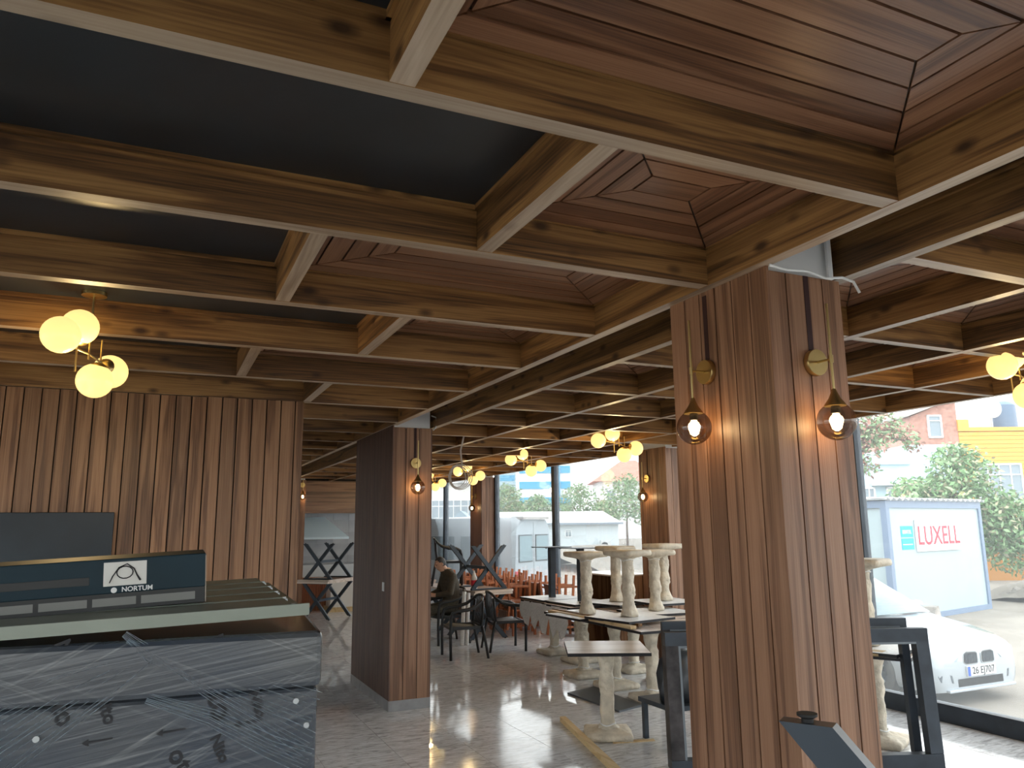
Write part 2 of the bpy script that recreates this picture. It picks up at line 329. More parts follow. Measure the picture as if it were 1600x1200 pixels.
# window wall
def window(n, x0, y0, y1, axis='y', z0=0., z1=ZC-.06, sill=.16):
    bm = BM(); t = .06
    def q(a0, a1, b0, b1):
        if axis == 'y': box(bm, x0-.05, x0+.05, a0, a1, b0, b1)
        else: box(bm, a0, a1, x0-.05, x0+.05, b0, b1)
    q(y0, y1, z0, z0+sill); q(y0, y1, z1-.06, z1+.06); q(y0, y0+t, z0+sill, z1-.06); q(y1-t, y1, z0+sill, z1-.06)
    o = struct(obj('window_%d' % n, bm, STEEL))
    bm = BM()
    if axis == 'y': box(bm, x0-.006, x0+.006, y0+t, y1-t, z0+sill, z1-.06)
    else: box(bm, y0+t, y1-t, x0-.006, x0+.006, z0+sill, z1-.06)
    obj('pane', bm, GLASS, o)
for i, (a, b) in enumerate(((-4, -.2), (-.2, 2.9), (2.9, 5.95), (5.95, 8.85), (9.52, 12.84), (12.84, 15.62), (16.29, 18.9), (18.9, 20.5))): window(i+1, FX, a, b)
window(11, XL-.06, YN, 1.3, 'y', .3, 2.8, .06); window(12, XL-.06, 1.3, 6.7, 'y', .3, 2.8, .06)  # assumed windows in the unseen side wall, added to let daylight in
window(9, YN-.06, XL, 1.4, 'x', .5, 2.7, .06); window(10, YN-.06, 1.4, FX, 'x', .5, 2.7, .06)  # unseen windows behind the camera, assumed to bring in more daylight
# ---------------------------------------------------------------- clad columns
def column(label, x0, x1, y0, y1, left_w, front_w, left_mat, strip_l=None, strip_f=None, plinth=False, ztop=2.862):
    t = thing('clad_column', label, 'column')
    e = .02
    bm = BM(); box(bm, x0+e, x1-e, y0+e, y1-e, 0, ZC); obj('plaster_core', bm, PLASTER, t)
    bm = BM(); box(bm, x0+.008, x1-.008, y0+.008, y1-.008, .0, ztop-.01); obj('groove_backing', bm, GROOVE, t)
    z0 = .1 if plinth else 0.
    n = max(1, round((y1-y0)/left_w)); w = (y1-y0)/n
    for i in range(n):
        for s in (0, 1):
            bm = BM(); a = y0+w*i; X0, X1 = ((x0, x0+.012), (x1-.012, x1))[s]
            box(bm, X0, X1, a+(.0035 if i else 0), a+w-(.0035 if i < n-1 else 0), z0, 2.8815 if s == 0 else ztop); obj('cladding_board', bm, left_mat, t)
    n = max(1, round((x1-x0)/front_w)); w = (x1-x0)/n
    for i in range(n):
        for s in (0, 1):
            bm = BM(); a = x0+w*i; Y0, Y1 = ((y0, y0+.012), (y1-.012, y1))[s]
            box(bm, a+(.0035 if i else .0125), a+w-(.0035 if i < n-1 else .0125), Y0, Y1, z0, ztop); obj('cladding_board', bm, COLW, t)
    if plinth:
        bm = BM(); box(bm, x0+.006, x1+.002, y0-.004, y0+.02, 0, .1); box(bm, x0-.002, x0+.012, y0, y1, 0, .1); obj('plinth', bm, STONE, t)
    for st, ax in ((strip_l, 0), (strip_f, 1)):
        if st is None: continue
        c, z = st; bm = BM()
        if ax == 0: box(bm, x0-.002, x0, c-.014, c+.014, z, ztop)
        else: box(bm, c-.014, c+.014, y0-.002, y0, z, ztop)
        obj('cable_channel', bm, MAROON, t)
    return t
C1 = column('wide walnut-clad column nearest the camera, carrying two globe wall lamps', 2.254, 2.668, 2.35, 3.02, .105, .1035, COLW, (2.757, 2.5), (2.47, 2.48))
C2 = column('walnut column with dark ribbed side, beside the seated man', 2.222, 2.66, 7.9, 9.55, .05, .145, SLAT, None, (2.47, 2.48), True)
CA_ = column('walnut-clad column standing in the window wall behind the wrapped tables', 6.4, 6.70, 8.85, 9.52, .105, .1, COLW, (9.3, 2.4))
CB_ = column('slim far column in the window wall, behind the cross-leg tables', 6.4, 6.70, 15.62, 16.29, .06, .1, SLAT, (15.95, 2.4))
CC_ = column('column at the kitchen pass seen past the end of the plank wall', 2.3, 2.98, 17.62, 18.28, .11, .11, COLW)
bm = BM(); box(bm, 2.216, 2.222, 8.13, 8.2, 1.15, 1.24); tag(obj('wall_socket', bm, WHITE), 'small white socket plate on the ribbed side of the column', 'socket')
# cables on the white column heads
bm = BM(); sweep(bm, [(2.25, 2.325, 2.875), (2.33, 2.31, 2.86), (2.45, 2.318, 2.872), (2.55, 2.31, 2.85), (2.65, 2.315, 2.868), (2.70, 2.30, 2.85), (2.72, 2.29, 2.80)], .006)
tag(obj('white_cable', bm, WHITE), 'white cable sagging across the head of the nearest column', 'cable')
bm = BM(); box(bm, 2.60, 2.625, 2.338, 2.35, 2.862, ZC); tag(obj('cable_duct', bm, WHITE), 'white vertical cable duct on the head of the nearest column', 'cable duct')
bm = BM(); sweep(bm, [(2.64, 7.88, 3.0), (2.69, 7.86, 2.98), (2.70, 7.85, 2.9), (2.66, 7.87, 2.84)], .008); tag(obj('loose_cable', bm, GREY), 'grey cable loop at the top of the column beside the seated man', 'cable')
# ---------------------------------------------------------------- lamps
def point(name, parent, loc, energy, rad, col=(1, .68, .34)):
    l = bpy.data.lights.new(name, 'POINT'); l.energy = energy; l.color = col; l.shadow_soft_size = rad
    o = bpy.data.objects.new(name, l); COL.objects.link(o); o.parent = parent; o.location = loc; return o
def sconce(label, loc, rotz, lit=4.):
    # local: wall surface at y=0, lamp stands out towards -y
    t = thing('globe_wall_lamp', label, 'wall lamp', loc, rotz, 'brass globe wall lamps')
    bm = BM(); lathe(bm, [(.001, 0), (.055, 0), (.057, .004), (.057, .022), (.055, .026), (.001, .026)], seg=28)
    for v in bm.verts: v.co = Vector((v.co.x, -v.co.z, v.co.y))
    obj('back_plate', bm, BRASS, t, smooth='a')
    bm = BM(); sweep(bm, [(0, -.026, 0), (0, -.095, .0)], .005); lathe(bm, [(.009, -.016), (.009, .016)], (0, -.095, 0), 10); obj('arm', bm, BRASS, t, smooth='a')
    bm = BM(); sweep(bm, [(0, -.095, -.13), (0, -.095, .235)], .0055); obj('rod', bm, BRASS, t, smooth='a')
    bm = BM(); lathe(bm, [(.008, -.125), (.013, -.14), (.024, -.165), (.042, -.19), (.044, -.196), (.001, -.196)], (0, -.095, 0), 20); obj('cap', bm, BRASS, t, smooth='a')
    bm = BM(); ball(bm, (0, -.095, -.258), .077, 28); obj('glass_globe', bm, SMOKE, t, smooth=True)
    bm = BM(); lathe(bm, [(.016, -.197), (.019, -.2), (.019, -.225), (.001, -.226)], (0, -.095, 0), 14); obj('socket', bm, RUBBER, t, smooth='a')
    bm = BM(); lathe(bm, [(.012, -.226), (.020, -.245), (.0235, -.268), (.018, -.288), (.006, -.297)], (0, -.095, 0), 14); obj('bulb', bm, BULB, t, smooth=True)
    point('bulb_glow', t, (0, -.095, -.262), lit, .03)
    return t
HP = math.pi/2
sconce('globe wall lamp on the window-side left face of the nearest column', (2.252, 2.757, 2.499), -HP)
sconce('globe wall lamp on the front right face of the nearest column', (2.475, 2.348, 2.478), 0)
sconce('globe wall lamp on the front of the column beside the seated man', (2.473, 7.898, 2.481), 0)
sconce('globe wall lamp half hidden at the right side of the column beside the seated man', (2.662, 8.6, 2.47), HP)
sconce('globe wall lamp on the column in the window wall behind the wrapped tables', (6.398, 9.3, 2.46), -HP)
sconce('small far globe wall lamp on the slim column behind the cross-leg tables', (6.398, 15.95, 2.46), -HP)
sconce('tiny far globe wall lamp at the end of the plank wall', (2.9, 17.618, 2.75), 0)
hub = at_d(139, 553, 4.05)
GLO = {n: at_d(x, y, d)-hub for n, x, y, d in (('A', 95, 523, 3.80), ('B', 125, 511, 4.0), ('C', 148, 595, 4.08), ('D', 172, 581, 4.24), ('E1', 120, 545, 4.0), ('E2', 157, 566, 4.1))}
def pendant(label, loc, rotz, lit=26.):
    t = thing('globe_pendant', label, 'ceiling lamp', loc, rotz, 'brass pendants with four opal globes')
    zc = ZC-loc[2]; R = .092
    bm = BM(); lathe(bm, [(.001, zc-.001), (.062, zc-.001), (.062, zc-.02), (.01, zc-.024)], seg=24); obj('canopy', bm, BRASS, t, smooth='a')
    bm = BM(); sweep(bm, [(0, 0, zc-.02), (0, 0, -.03)], .006); obj('rod', bm, BRASS, t, smooth='a')
    e1, e2 = GLO['E1'], GLO['E2']; bm = BM(); sweep(bm, [e1, (0, 0, 0), e2], .006)
    sweep(bm, [e1+Vector((0, 0, .03)), e1-Vector((0, 0, .12))], .005); sweep(bm, [e2-Vector((0, 0, .03)), e2+Vector((0, 0, .12))], .005)
    for a, b in (('E1', 'A'), ('E2', 'D'), ('E1', 'B'), ('E2', 'C')): sweep(bm, [GLO[a], GLO[b]], .005)
    obj('arm', bm, BRASS, t, smooth='a')
    for n, p in (('A', 'E1'), ('B', 'E1'), ('C', 'E2'), ('D', 'E2')):
        bm = BM(); ball(bm, GLO[n], R, 28); g = obj('opal_globe', bm, OPAL, t, smooth=True)
        d = (GLO[p]-GLO[n]).normalized(); u, w_ = frame_of(d); bm = BM(); c = GLO[n]
        loft(bm, [[c+d*dd+(u*math.cos(6.2832*k/16)+w_*math.sin(6.2832*k/16))*rr for k in range(16)] for dd, rr in ((R*.86, .048), (R*.97, .04), (R*1.06, .02))]); obj('globe_cap', bm, BRASS, g, smooth='a')
    point('pendant_glow', t, (.0, .0, -.16), lit, .08, (1, .70, .32))
    return t
pendant('four-globe brass pendant hanging alone over the wrapped appliance', hub, 0)
for lb, x, y, rz in (('four-globe pendant cut by the right edge of the picture', 5.28, 3.22, 2.2), ('largest of the far four-globe pendants, left of the nearest column', 5.08, 7.96, 1.25),
                     ('four-globe pendant above the dark bare pedestals by the white van', 5.2, 10.8, 1.2), ('four-globe pendant next to the coil of loose cable', 5.27, 13.4, .2), ('farthest four-globe pendant, just right of the column beside the man', 5.36, 15.85, .9)):
    dv = GLO['D']-GLO['A']; pendant(lb, (x, y, 2.785), -YAW-math.atan2(dv.y, dv.x)+(rz-1)*.5)
t = thing('hanging_cable', 'loose grey cable hanging from the ceiling and ending in a coil', 'cable', (3.43, 9.0, 2.5))
bm = BM(); rr = random.Random(3)
for s in (0, .012): sweep(bm, [(s, 0, ZC-2.5), (.01+s, 0, .42), (-.03+s, 0, .25), (-.02+s, .0, .12), (.0, 0, .02)], .005, 6)
obj('drop', bm, plain('grey_cable', (.5, .48, .46), .5), t)
bm = BM()
for i in range(4):
    a0 = i*.6; rx = .10+.02*i; sweep(bm, [(-.06+rx*math.cos(a0+k*.42)+.01*i, .02*math.sin(k*.7+i), -.08+(.13+.01*i)*math.sin(a0+k*.42)) for k in range(17)], .005, 6)
obj('coil', bm, bpy.data.materials['grey_cable'], t)
# ---------------------------------------------------------------- wrapped appliance in the foreground
APR = -math.atan2(.05, .594)
ap = thing('wrapped_appliance', 'large steel kitchen appliance wrapped in clear stretch film, foreground left', 'appliance', (.337, 1.75, 0), APR)
bm = BM(); box(bm, -1.75, 0, 0, .8, .04, 1.4845); obj('body', bm, WRAPF, ap, bevel=.008)
bm = BM(); box(bm, -1.76, .006, -.008, .81, 1.485, 1.6); obj('top_band', bm, WRAPF, ap, bevel=.012)
bm = BM(); box(bm, -1.70, -.05, .04, .76, 0, .04); obj('plinth', bm, RUBBER, ap)
for x, z in ((-.045, 1.46), (-.022, 1.41), (-.52, 1.43)):
    bm = BM(); lathe(bm, [(.001, -.003), (.006, -.003), (.006, .003), (.001, .003)], seg=12)
    for v in bm.verts: v.co = Vector((v.co.x, v.co.z, v.co.y))
    obj('screw', bm, GREY, ap, (x, -.004, z))
def apx(px, py): # point on the front face from a pixel
    c, s = math.cos(APR), math.sin(APR); d = ray(px, py); o = Vector((-.337, -1.75, H))
    ly = lambda v: -s*v.x+c*v.y
    k = -ly(o)/ly(d); p = o+d*k; return Vector((c*p.x+s*p.y, -.0015, p.z))
for sx, px, py, size, ang in (('Nito', 337, 1080, .062, -1.25), ('Nito', 92, 1096, .05, -1.2), ('Nito', 165, 1105, .035, -1.2), ('oto', 287, 1196, .05, -1.0), ('Nito', 343, 1170, .03, -1.15), ('Nito', 402, 1100, .03, -1.2), ('Nito', 105, 1030, .04, -1.2), ('Nito', 345, 1020, .04, -1.2)):
    text('film_print', sx, size, INK, ap, basis(apx(px, py), (math.cos(ang), 0, math.sin(ang)), (-math.sin(ang), 0, math.cos(ang))), .0005, .001)
for px, py in ((155, 1157), (270, 1142), (390, 1128)):
    c = apx(px, py); bm = BM(); prism(bm, [(-.03, 0), (-.018, .007), (-.018, .002), (.024, .0015), (.024, -.0015), (-.018, -.002), (-.018, -.007)], 0, .001)
    o = obj('film_arrow', bm, INK, ap); o.matrix_basis = basis(c, (1, 0, .1), (0, 0, 1))
# film strands gathered and twisted over the front
def film(name, pts, w0, w1, n=7):
    bm = BM(); P = [apx(*p) for p in pts]; m_ = len(P); rf = random.Random(len(pts)*7+int(w0*1e4))
    for k in range(n):
        o = (k/(n-1)-.5); path = []
        for i in range(m_):
            d = (P[min(i+1, m_-1)]-P[max(i-1, 0)]).normalized(); q = Vector((-d.z, 0, d.x)); w = w0+(w1-w0)*i/(m_-1)
            path.append(P[i]+q*w*(o+rf.uniform(-.06, .06))+Vector((0, -.002-.004*rf.random(), 0)))
        sweep(bm, path, [.0008+.0012*rf.random() for _ in path], 5, flat=.5)
    return obj(name, bm, CLEARF2, ap, smooth=True)
film('film_fold', [(195, 990), (235, 1022), (300, 1050), (400, 1080), (492, 1110)], .012, .07)
film('film_fold', [(200, 1000), (300, 1062), (400, 1120), (480, 1165)], .008, .06)
film('film_fold', [(0, 1190), (100, 1120), (190, 1060), (235, 1025)], .07, .025)
film('film_fold', [(0, 1120), (90, 1070), (170, 1040)], .05, .02)
film('film_fold', [(230, 1090), (330, 1120), (420, 1165), (480, 1190)], .02, .05)
# ribbed metal cover lying on the appliance
lid = thing('metal_cover', 'grey-green ribbed metal cover lying on top of the wrapped appliance', 'metal panel')
P0, P1, P2 = Vector((.322, 1.80, 1.632)), Vector((.322, 2.50, 1.652)), Vector((-.26, 1.80, 1.616))
ex = (P0-P2).normalized(); ey = (P1-P0).normalized(); ez = ex.cross(ey).normalized()
LM = Matrix((ex, ey, ez)).transposed().to_4x4(); LM.translation = P0; lid.matrix_world = LM
bm = BM(); box(bm, -.92, 0, 0, .70, 0, .004); box(bm, -.92, 0, -.002, .006, -.003, .022); obj('base_sheet', bm, LIDM, lid)
for i in range(5):
    bm = BM(); a = .012+i*.138
    loft(bm, [[(x, a, .004), (x, a+.008, .021), (x, a+.122, .021), (x, a+.132, .004)] for x in (-.915, -.035)]); obj('rib', bm, LIDM, lid, bevel=.002)
    bm = BM(); box(bm, -.034, -.02, a+.03, a+.05, .004, .014); box(bm, -.031, -.023, a+.034, a+.046, .014, .018); obj('clip', bm, GREY, lid)
# carton on the cover
def lidz(x, y): return P0.z+(x-P0.x)*(P0.z-P2.z)/(P0.x-P2.x)+(y-P0.y)*(P1.z-P0.z)/(P1.y-P0.y)
cr = thing('hose_carton', 'long dark teal carton with a hose picture label, on the metal cover', 'carton')
q0 = Vector((.11, 1.93, lidz(.11, 1.93)+.027)); qx = Vector((1, -.02, .045)).normalized(); qy = Vector((.02, 1, .03)).normalized(); qz = qx.cross(qy).normalized()
CM = Matrix((qx, qy, qz)).transposed().to_4x4(); CM.translation = q0; cr.matrix_world = CM
bm = BM(); box(bm, -.8, 0, 0, .15, 0, .034); obj('base_tray', bm, CARTB, cr)
bm = BM(); box(bm, -.8, .001, -.002, .152, .034, .108); obj('sleeve', bm, TEAL, cr, bevel=.002)
bm = BM(); box(bm, .001, .003, .0, .15, .0, .104); obj('end_flap', bm, plain('carton_edge', (.42, .36, .30), .7), cr)
for a, b in ((-.42, -.335), (-.325, -.235), (-.225, -.14), (-.13, -.02)):
    bm = BM(); box(bm, a, b, -.0015, 0, .008, .025); obj('paper_label', bm, plain('grey_label', (.22, .22, .21), .6), cr)
bm = BM(); box(bm, -.205, -.12, -.004, -.002, .050, .101); lb = obj('picture_label', bm, LABEL, cr, bevel=.0015)
bm = BM(); c = (-.163, -.0055, .077)
sweep(bm, [(c[0]-.030, c[1], c[2]-.020), (c[0]-.024, c[1], c[2]-.006), (c[0]-.012, c[1], c[2]+.012), (c[0]+.004, c[1], c[2]+.019), (c[0]+.018, c[1], c[2]+.008), (c[0]+.024, c[1], c[2]-.006), (c[0]+.031, c[1], c[2]-.018)], [.0012, .0014, .0014, .0014, .0014, .0018, .0024], 6)
sweep(bm, [(c[0]+.016*math.cos(a*.45), c[1], c[2]+.001+.013*math.sin(a*.45)) for a in range(15)], .0013, 6); obj('hose_picture', bm, INK, lb)
text('carton_print', 'NORTUM', .0145, WHITEINK, cr, basis((-.138, -.0025, .041), (1, 0, 0), (0, 0, 1)), .0003, .0003)
bm = BM(); lathe(bm, [(.001, 0), (.006, 0), (.006, .0006), (.001, .0006)], seg=20)
for v in bm.verts: v.co = Vector((v.co.x, -v.co.z, v.co.y))
obj('carton_emblem', bm, WHITEINK, cr, (-.184, -.0022, .041))
bm = BM(); box(bm, -.42, -.232, -.0028, -.002, .055, .072); obj('carry_slot', bm, CARTB, cr, bevel=.0004)
# tall dark board against the plank wall
bm = BM(); box(bm, -1.75, -.297, 6.60, 6.632, 0, 1.948); tag(obj('dark_board', bm, DKBOARD, bevel=.004), 'scuffed blue-black board leaning upright on the plank wall behind the carton', 'board')
# ---------------------------------------------------------------- cross-leg tables
def xtable(name, label, group=None):
    t = thing(name, label, 'table', group=group); L, Wd, Ht = 1.1, .70, .75
    bm = BM(); box(bm, -Wd/2, Wd/2, -L/2, L/2, Ht-.03, Ht-.004); obj('top', bm, BROWNTOP, t, bevel=.004)
    bm = BM()
    box(bm, -Wd/2-.012, -Wd/2, -L/2-.012, L/2+.012, Ht-.034, Ht); box(bm, Wd/2, Wd/2+.012, -L/2-.012, L/2+.012, Ht-.034, Ht)
    box(bm, -Wd/2, Wd/2, -L/2-.012, -L/2, Ht-.034, Ht); box(bm, -Wd/2, Wd/2, L/2, L/2+.012, Ht-.034, Ht); obj('edge_band', bm, TOPW, t)
    for s in (-1, 1):
        for q in (-1, 1):
            bm = BM(); y = s*.38+q*.018; loft(bm, [[(c_+dx, y+dy, z_) for dx, dy in ((-.043, -.018), (.043, -.018), (.043, .018), (-.043, .018))] for c_, z_ in ((-q*.31, .014), (q*.29, Ht-.05))]); lg = obj('leg', bm, XLEG, t)
            bm = BM(); lathe(bm, [(.017, 0), (.017, .004), (.010, .008), (.010, .02)], (-q*.31, y, 0), 14); obj('levelling_foot', bm, RUBBER, lg, smooth='a')
        bm = BM(); box(bm, -.33, .33, s*.38-.03, s*.38+.03, Ht-.055, Ht-.034); obj('cross_rail', bm, XLEG, t)
    bm = BM(); bar(bm, (0, -.37, .37), (0, .37, .37), .03, .05); obj('stretcher', bm, XLEG, t)
    return t
XT0 = xtable('cross_leg_table', 'upright cross-leg table in the stack near the seated man', 'cross-leg tables')
def xflip(c, z, rz, label):
    c = copy_tree(XT0) if c is None else c; c['label'] = label
    c.matrix_world = Matrix.Translation(z) @ Matrix.Rotation(rz, 4, 'Z') @ Matrix.Rotation(math.pi, 4, 'X'); return c
def xstack(x, y, rz, la, lb, first=False):
    c = XT0 if first else copy_tree(XT0); c.location = (x, y, 0); c.rotation_euler = (0, 0, rz); c['label'] = la
    xflip(None, Vector((x+.01, y+.01, 1.503)), rz+.02, lb)
xstack(4.97, 12.35, .12, 'cross-leg table standing on the floor behind the two empty armchairs', 'cross-leg table turned over on the table behind the empty armchairs, legs up', True)
xstack(3.28, 16.35, -.78, 'cross-leg table standing in the gap between plank wall and ribbed column', 'overturned cross-leg table in the gap beside the ribbed column, under the hood')
xstack(4.62, 15.2, .1, 'cross-leg table farthest behind the seated man', 'overturned cross-leg table behind the seated man\'s head, legs up')
ct_ = copy_tree(XT0); ct_.location = (4.93, 13.72, 0); ct_.rotation_euler = (0, 0, .08); ct_['label'] = 'cross-leg table behind the seated man with a chair standing on it'
fa = math.radians(-24.6)
tip = at_d(1270, 1126, 1.28); fa -= .6; ca, sa = math.cos(fa), math.sin(fa); cx, cy = tip.x+.31*ca+.362*sa, tip.y+.31*sa-.362*ca
xstack(cx, cy, fa, 'cross-leg table below the picture, carrying the overturned one by the nearest column', 'overturned table whose black leg tip shows before the nearest column')
# ---------------------------------------------------------------- plastic armchairs
def armchair(label):
    t = thing('plastic_armchair', label, 'armchair', group='black plastic armchairs')   # faces -x
    bm = BM(); n = 8; g = [[Vector((-.23+.46*i/n, (-.235+.47*j/n)*(1-.04*(i/n)), .43+.012*math.cos(3.1*i/n)-.014*math.sin(3.14*j/n)+(.02 if i == 0 else 0)*-1)) for j in range(n+1)] for i in range(n+1)]
    for dz in (0, -.022):
        vs = [[bm.verts.new(p+Vector((0, 0, dz))) for p in r] for r in g]
        for i in range(n):
            for j in range(n): bm.faces.new((vs[i][j], vs[i+1][j], vs[i+1][j+1], vs[i][j+1]))
    bmesh.ops.remove_doubles(bm, verts=bm.verts, dist=1e-5); box(bm, -.235, .225, -.24, -.222, .395, .437); box(bm, -.235, .225, .222, .24, .395, .437); box(bm, -.24, -.222, -.235, .235, .395, .432)
    obj('seat', bm, PLASTIC, t, smooth='a')
    for s in (-1, 1):
        bm = BM(); sweep(bm, [(-.24, s*.275, 0), (-.245, s*.272, .3), (-.24, s*.27, .55), (-.215, s*.272, .625), (-.15, s*.277, .652), (.0, s*.28, .665), (.12, s*.268, .70), (.21, s*.235, .765), (.245, s*.17, .82)], [.02, .02, .021, .024, .026, .026, .024, .02, .018], 10); obj('arm_and_front_leg', bm, PLASTIC, t, smooth=True)
        bm = BM(); sweep(bm, [(.30, s*.262, 0), (.255, s*.25, .25), (.215, s*.235, .43)], [.018, .02, .022], 10); obj('rear_leg', bm, PLASTIC, t, smooth=True)
    bm = BM(); sweep(bm, [(.245, -.18, .815), (.265, -.09, .838), (.27, 0, .843), (.265, .09, .838), (.245, .18, .815)], .019, 10)
    sweep(bm, [(.20, -.235, .44), (.215, 0, .44), (.20, .235, .44)], .018, 8); 
    for s in (-1, 1): sweep(bm, [(.205, s*.23, .44), (.225, s*.245, .6), (.235, s*.215, .76)], .02, 8)
    br = obj('backrest', bm, PLASTIC, t, smooth=True)
    for k in range(9):
        y = -.17+.0425*k; bm = BM(); sweep(bm, [(.212, y*.95, .44), (.24+.01*math.cos(y*8), y*1.03, .63), (.262-.3*y*y, y, .83-.5*y*y)], .0085, 6, flat=.6); obj('back_slat', bm, PLASTIC, br, smooth=True)
    return t
AC = armchair('empty black plastic armchair facing left, nearest the camera')
AC.location = (4.06, 10.62, 0); AC.rotation_euler = (0, 0, -.12)
dup(AC, (4.86, 10.95, 0), math.pi-.15, 'empty black plastic armchair facing the windows, back to its twin')
dup(AC, (4.30, 12.0, 0), .05, 'black plastic armchair the man sits in')
c = dup(AC, (4.95, 13.72, .752), math.pi*.9, 'black plastic armchair standing on a cross-leg table behind the man')
# ---------------------------------------------------------------- seated man
def person():
    t = thing('person', 'man in an olive-brown sweater sitting and looking down at his hands', 'person', (4.30, 12.0, 0), .05)   # faces -x
    V = []; E_ = []; R = []
    def add(p, r, par=None):
        V.append(p); R.append(r); i = len(V)-1
        if par is not None: E_.append((par, i))
        return i
    pel = add((.06, 0, .53), .135); wa = add((.085, 0, .70), .135, pel); ch = add((.06, 0, .90), .155, wa); up = add((.02, 0, 1.04), .12, ch); ne = add((-.025, 0, 1.115), .058, up); n2 = add((-.05, 0, 1.145), .06, ne)
    for s in (-1, 1):
        hip = add((.0, s*.09, .54), .095, pel); kn = add((-.42, s*.13, .50), .066, hip); an = add((-.40, s*.13, .12), .045, kn); he = add((-.39, s*.13, .06), .044, an); add((-.53, s*.14, .045), .038, he)
        sh = add((.035, s*.17, 1.02), .072, up); el = add((-.03, s*.235, .775), .052, sh); wr = add((-.245, s*.10, .745), .031, el); pa = add((-.30, s*.065, .755), .034, wr)
        for k in range(4):
            b = add((-.335, s*.065+(-.027+.018*k), .765), .0095, pa); c2 = add((-.362-.003*(k % 2), s*.05+(-.024+.016*k), .782), .009, b); add((-.358, s*.036+(-.02+.014*k), .805), .008, c2)
        th = add((-.30, s*.028, .785), .011, pa); add((-.325, s*.018, .81), .009, th)
    bm = BM()
    for a, b in E_: sweep(bm, [V[a], V[b]], [R[a], R[b]], 14)
    for p, r_ in zip(V, R): ball(bm, p, r_, 14)
    HR = Matrix.Translation((-.055, 0, 1.15)) @ Matrix.Rotation(-.30, 4, 'Y') @ Matrix.Scale(.9, 4)
    def ell(c, rx, ry, rz, seg=24):
        n0 = len(bm.verts); ball(bm, (0, 0, 0), 1., seg); bm.verts.ensure_lookup_table()
        for v in bm.verts[n0:]: v.co = HR @ (Vector((v.co.x*rx, v.co.y*ry, v.co.z*rz))+Vector(c))
    ell((-.03, 0, .10), .100, .078, .112); ell((-.055, 0, .035), .066, .054, .058); ell((-.03, 0, -.01), .055, .055, .07)
    ell((-.135, 0, .082), .017, .012, .026, 12); ell((-.116, 0, .118), .022, .06, .014, 12); ell((-.118, 0, .040), .012, .026, .009, 12)
    for s in (-1, 1): ell((-.02, s*.079, .088), .017, .009, .031, 12)
    bmesh.ops.recalc_face_normals(bm, faces=bm.faces[:]); m2 = bpy.data.meshes.new('body'); bm.to_mesh(m2); bm.free(); o = bpy.data.objects.new('body', m2); COL.objects.link(o)
    md = o.modifiers.new('fuse', 'REMESH'); md.mode = 'VOXEL'; md.voxel_size = .007; md.use_smooth_shade = True
    sm = o.modifiers.new('soft', 'SMOOTH'); sm.factor = .5; sm.iterations = 3
    dg = bpy.context.evaluated_depsgraph_get(); dg.update(); m2 = bpy.data.meshes.new_from_object(o.evaluated_get(dg)); bpy.data.objects.remove(o)
    m2.materials.clear()
    for mt in (SHIRT, TROUS, SKIN, RUBBER): m2.materials.append(mt)
    for p in m2.polygons:
        p.use_smooth = True; c = p.center; i = 0
        if c.z > 1.14 or (c.x < -.06 and c.z > 1.095+.3*(c.x+.12)): i = 2
        if c.z < .66 and i == 0: i = 1
        if c.x < -.235 and .70 < c.z < .85 and abs(c.y) < .14: i = 2
        if c.z < .10: i = 3
        p.material_index = i
    b = bpy.data.objects.new('body', m2); COL.objects.link(b); b.parent = t
    bm = BM(); ball(bm, (0, 0, 0), 1., 28); kill = [f_ for f_ in bm.faces if (f_.calc_center_median().x < -.45 and f_.calc_center_median().z < .62) or f_.calc_center_median().z < -.35 or (f_.calc_center_median().x < .1 and f_.calc_center_median().z < .12)]
    bmesh.ops.delete(bm, geom=kill, context='FACES')
    for v in bm.verts: v.co = HR @ (Vector((v.co.x*.107, v.co.y*.084, v.co.z*.120))+Vector((-.028, 0, .10)))
    obj('hair', bm, HAIR, t, smooth=True)
    for s in (-1, 1):
        bm = BM(); ball(bm, (0, 0, 0), .009, 10)
        for v in bm.verts: v.co = HR @ (v.co+Vector((-.119, s*.032, .098)))
        obj('eye', bm, INK, t, smooth=True)
    return t
MAN = person()
bm = BM(); box(bm, -.035, .035, -.004, .004, -.07, .07); ph = tag(obj('phone', bm, PLASTIC, None, (3.905, 11.98, .845), 1.6, bevel=.003), 'dark phone held in the seated man\'s hands', 'phone'); ph.rotation_euler = (.9, 0, 1.62)
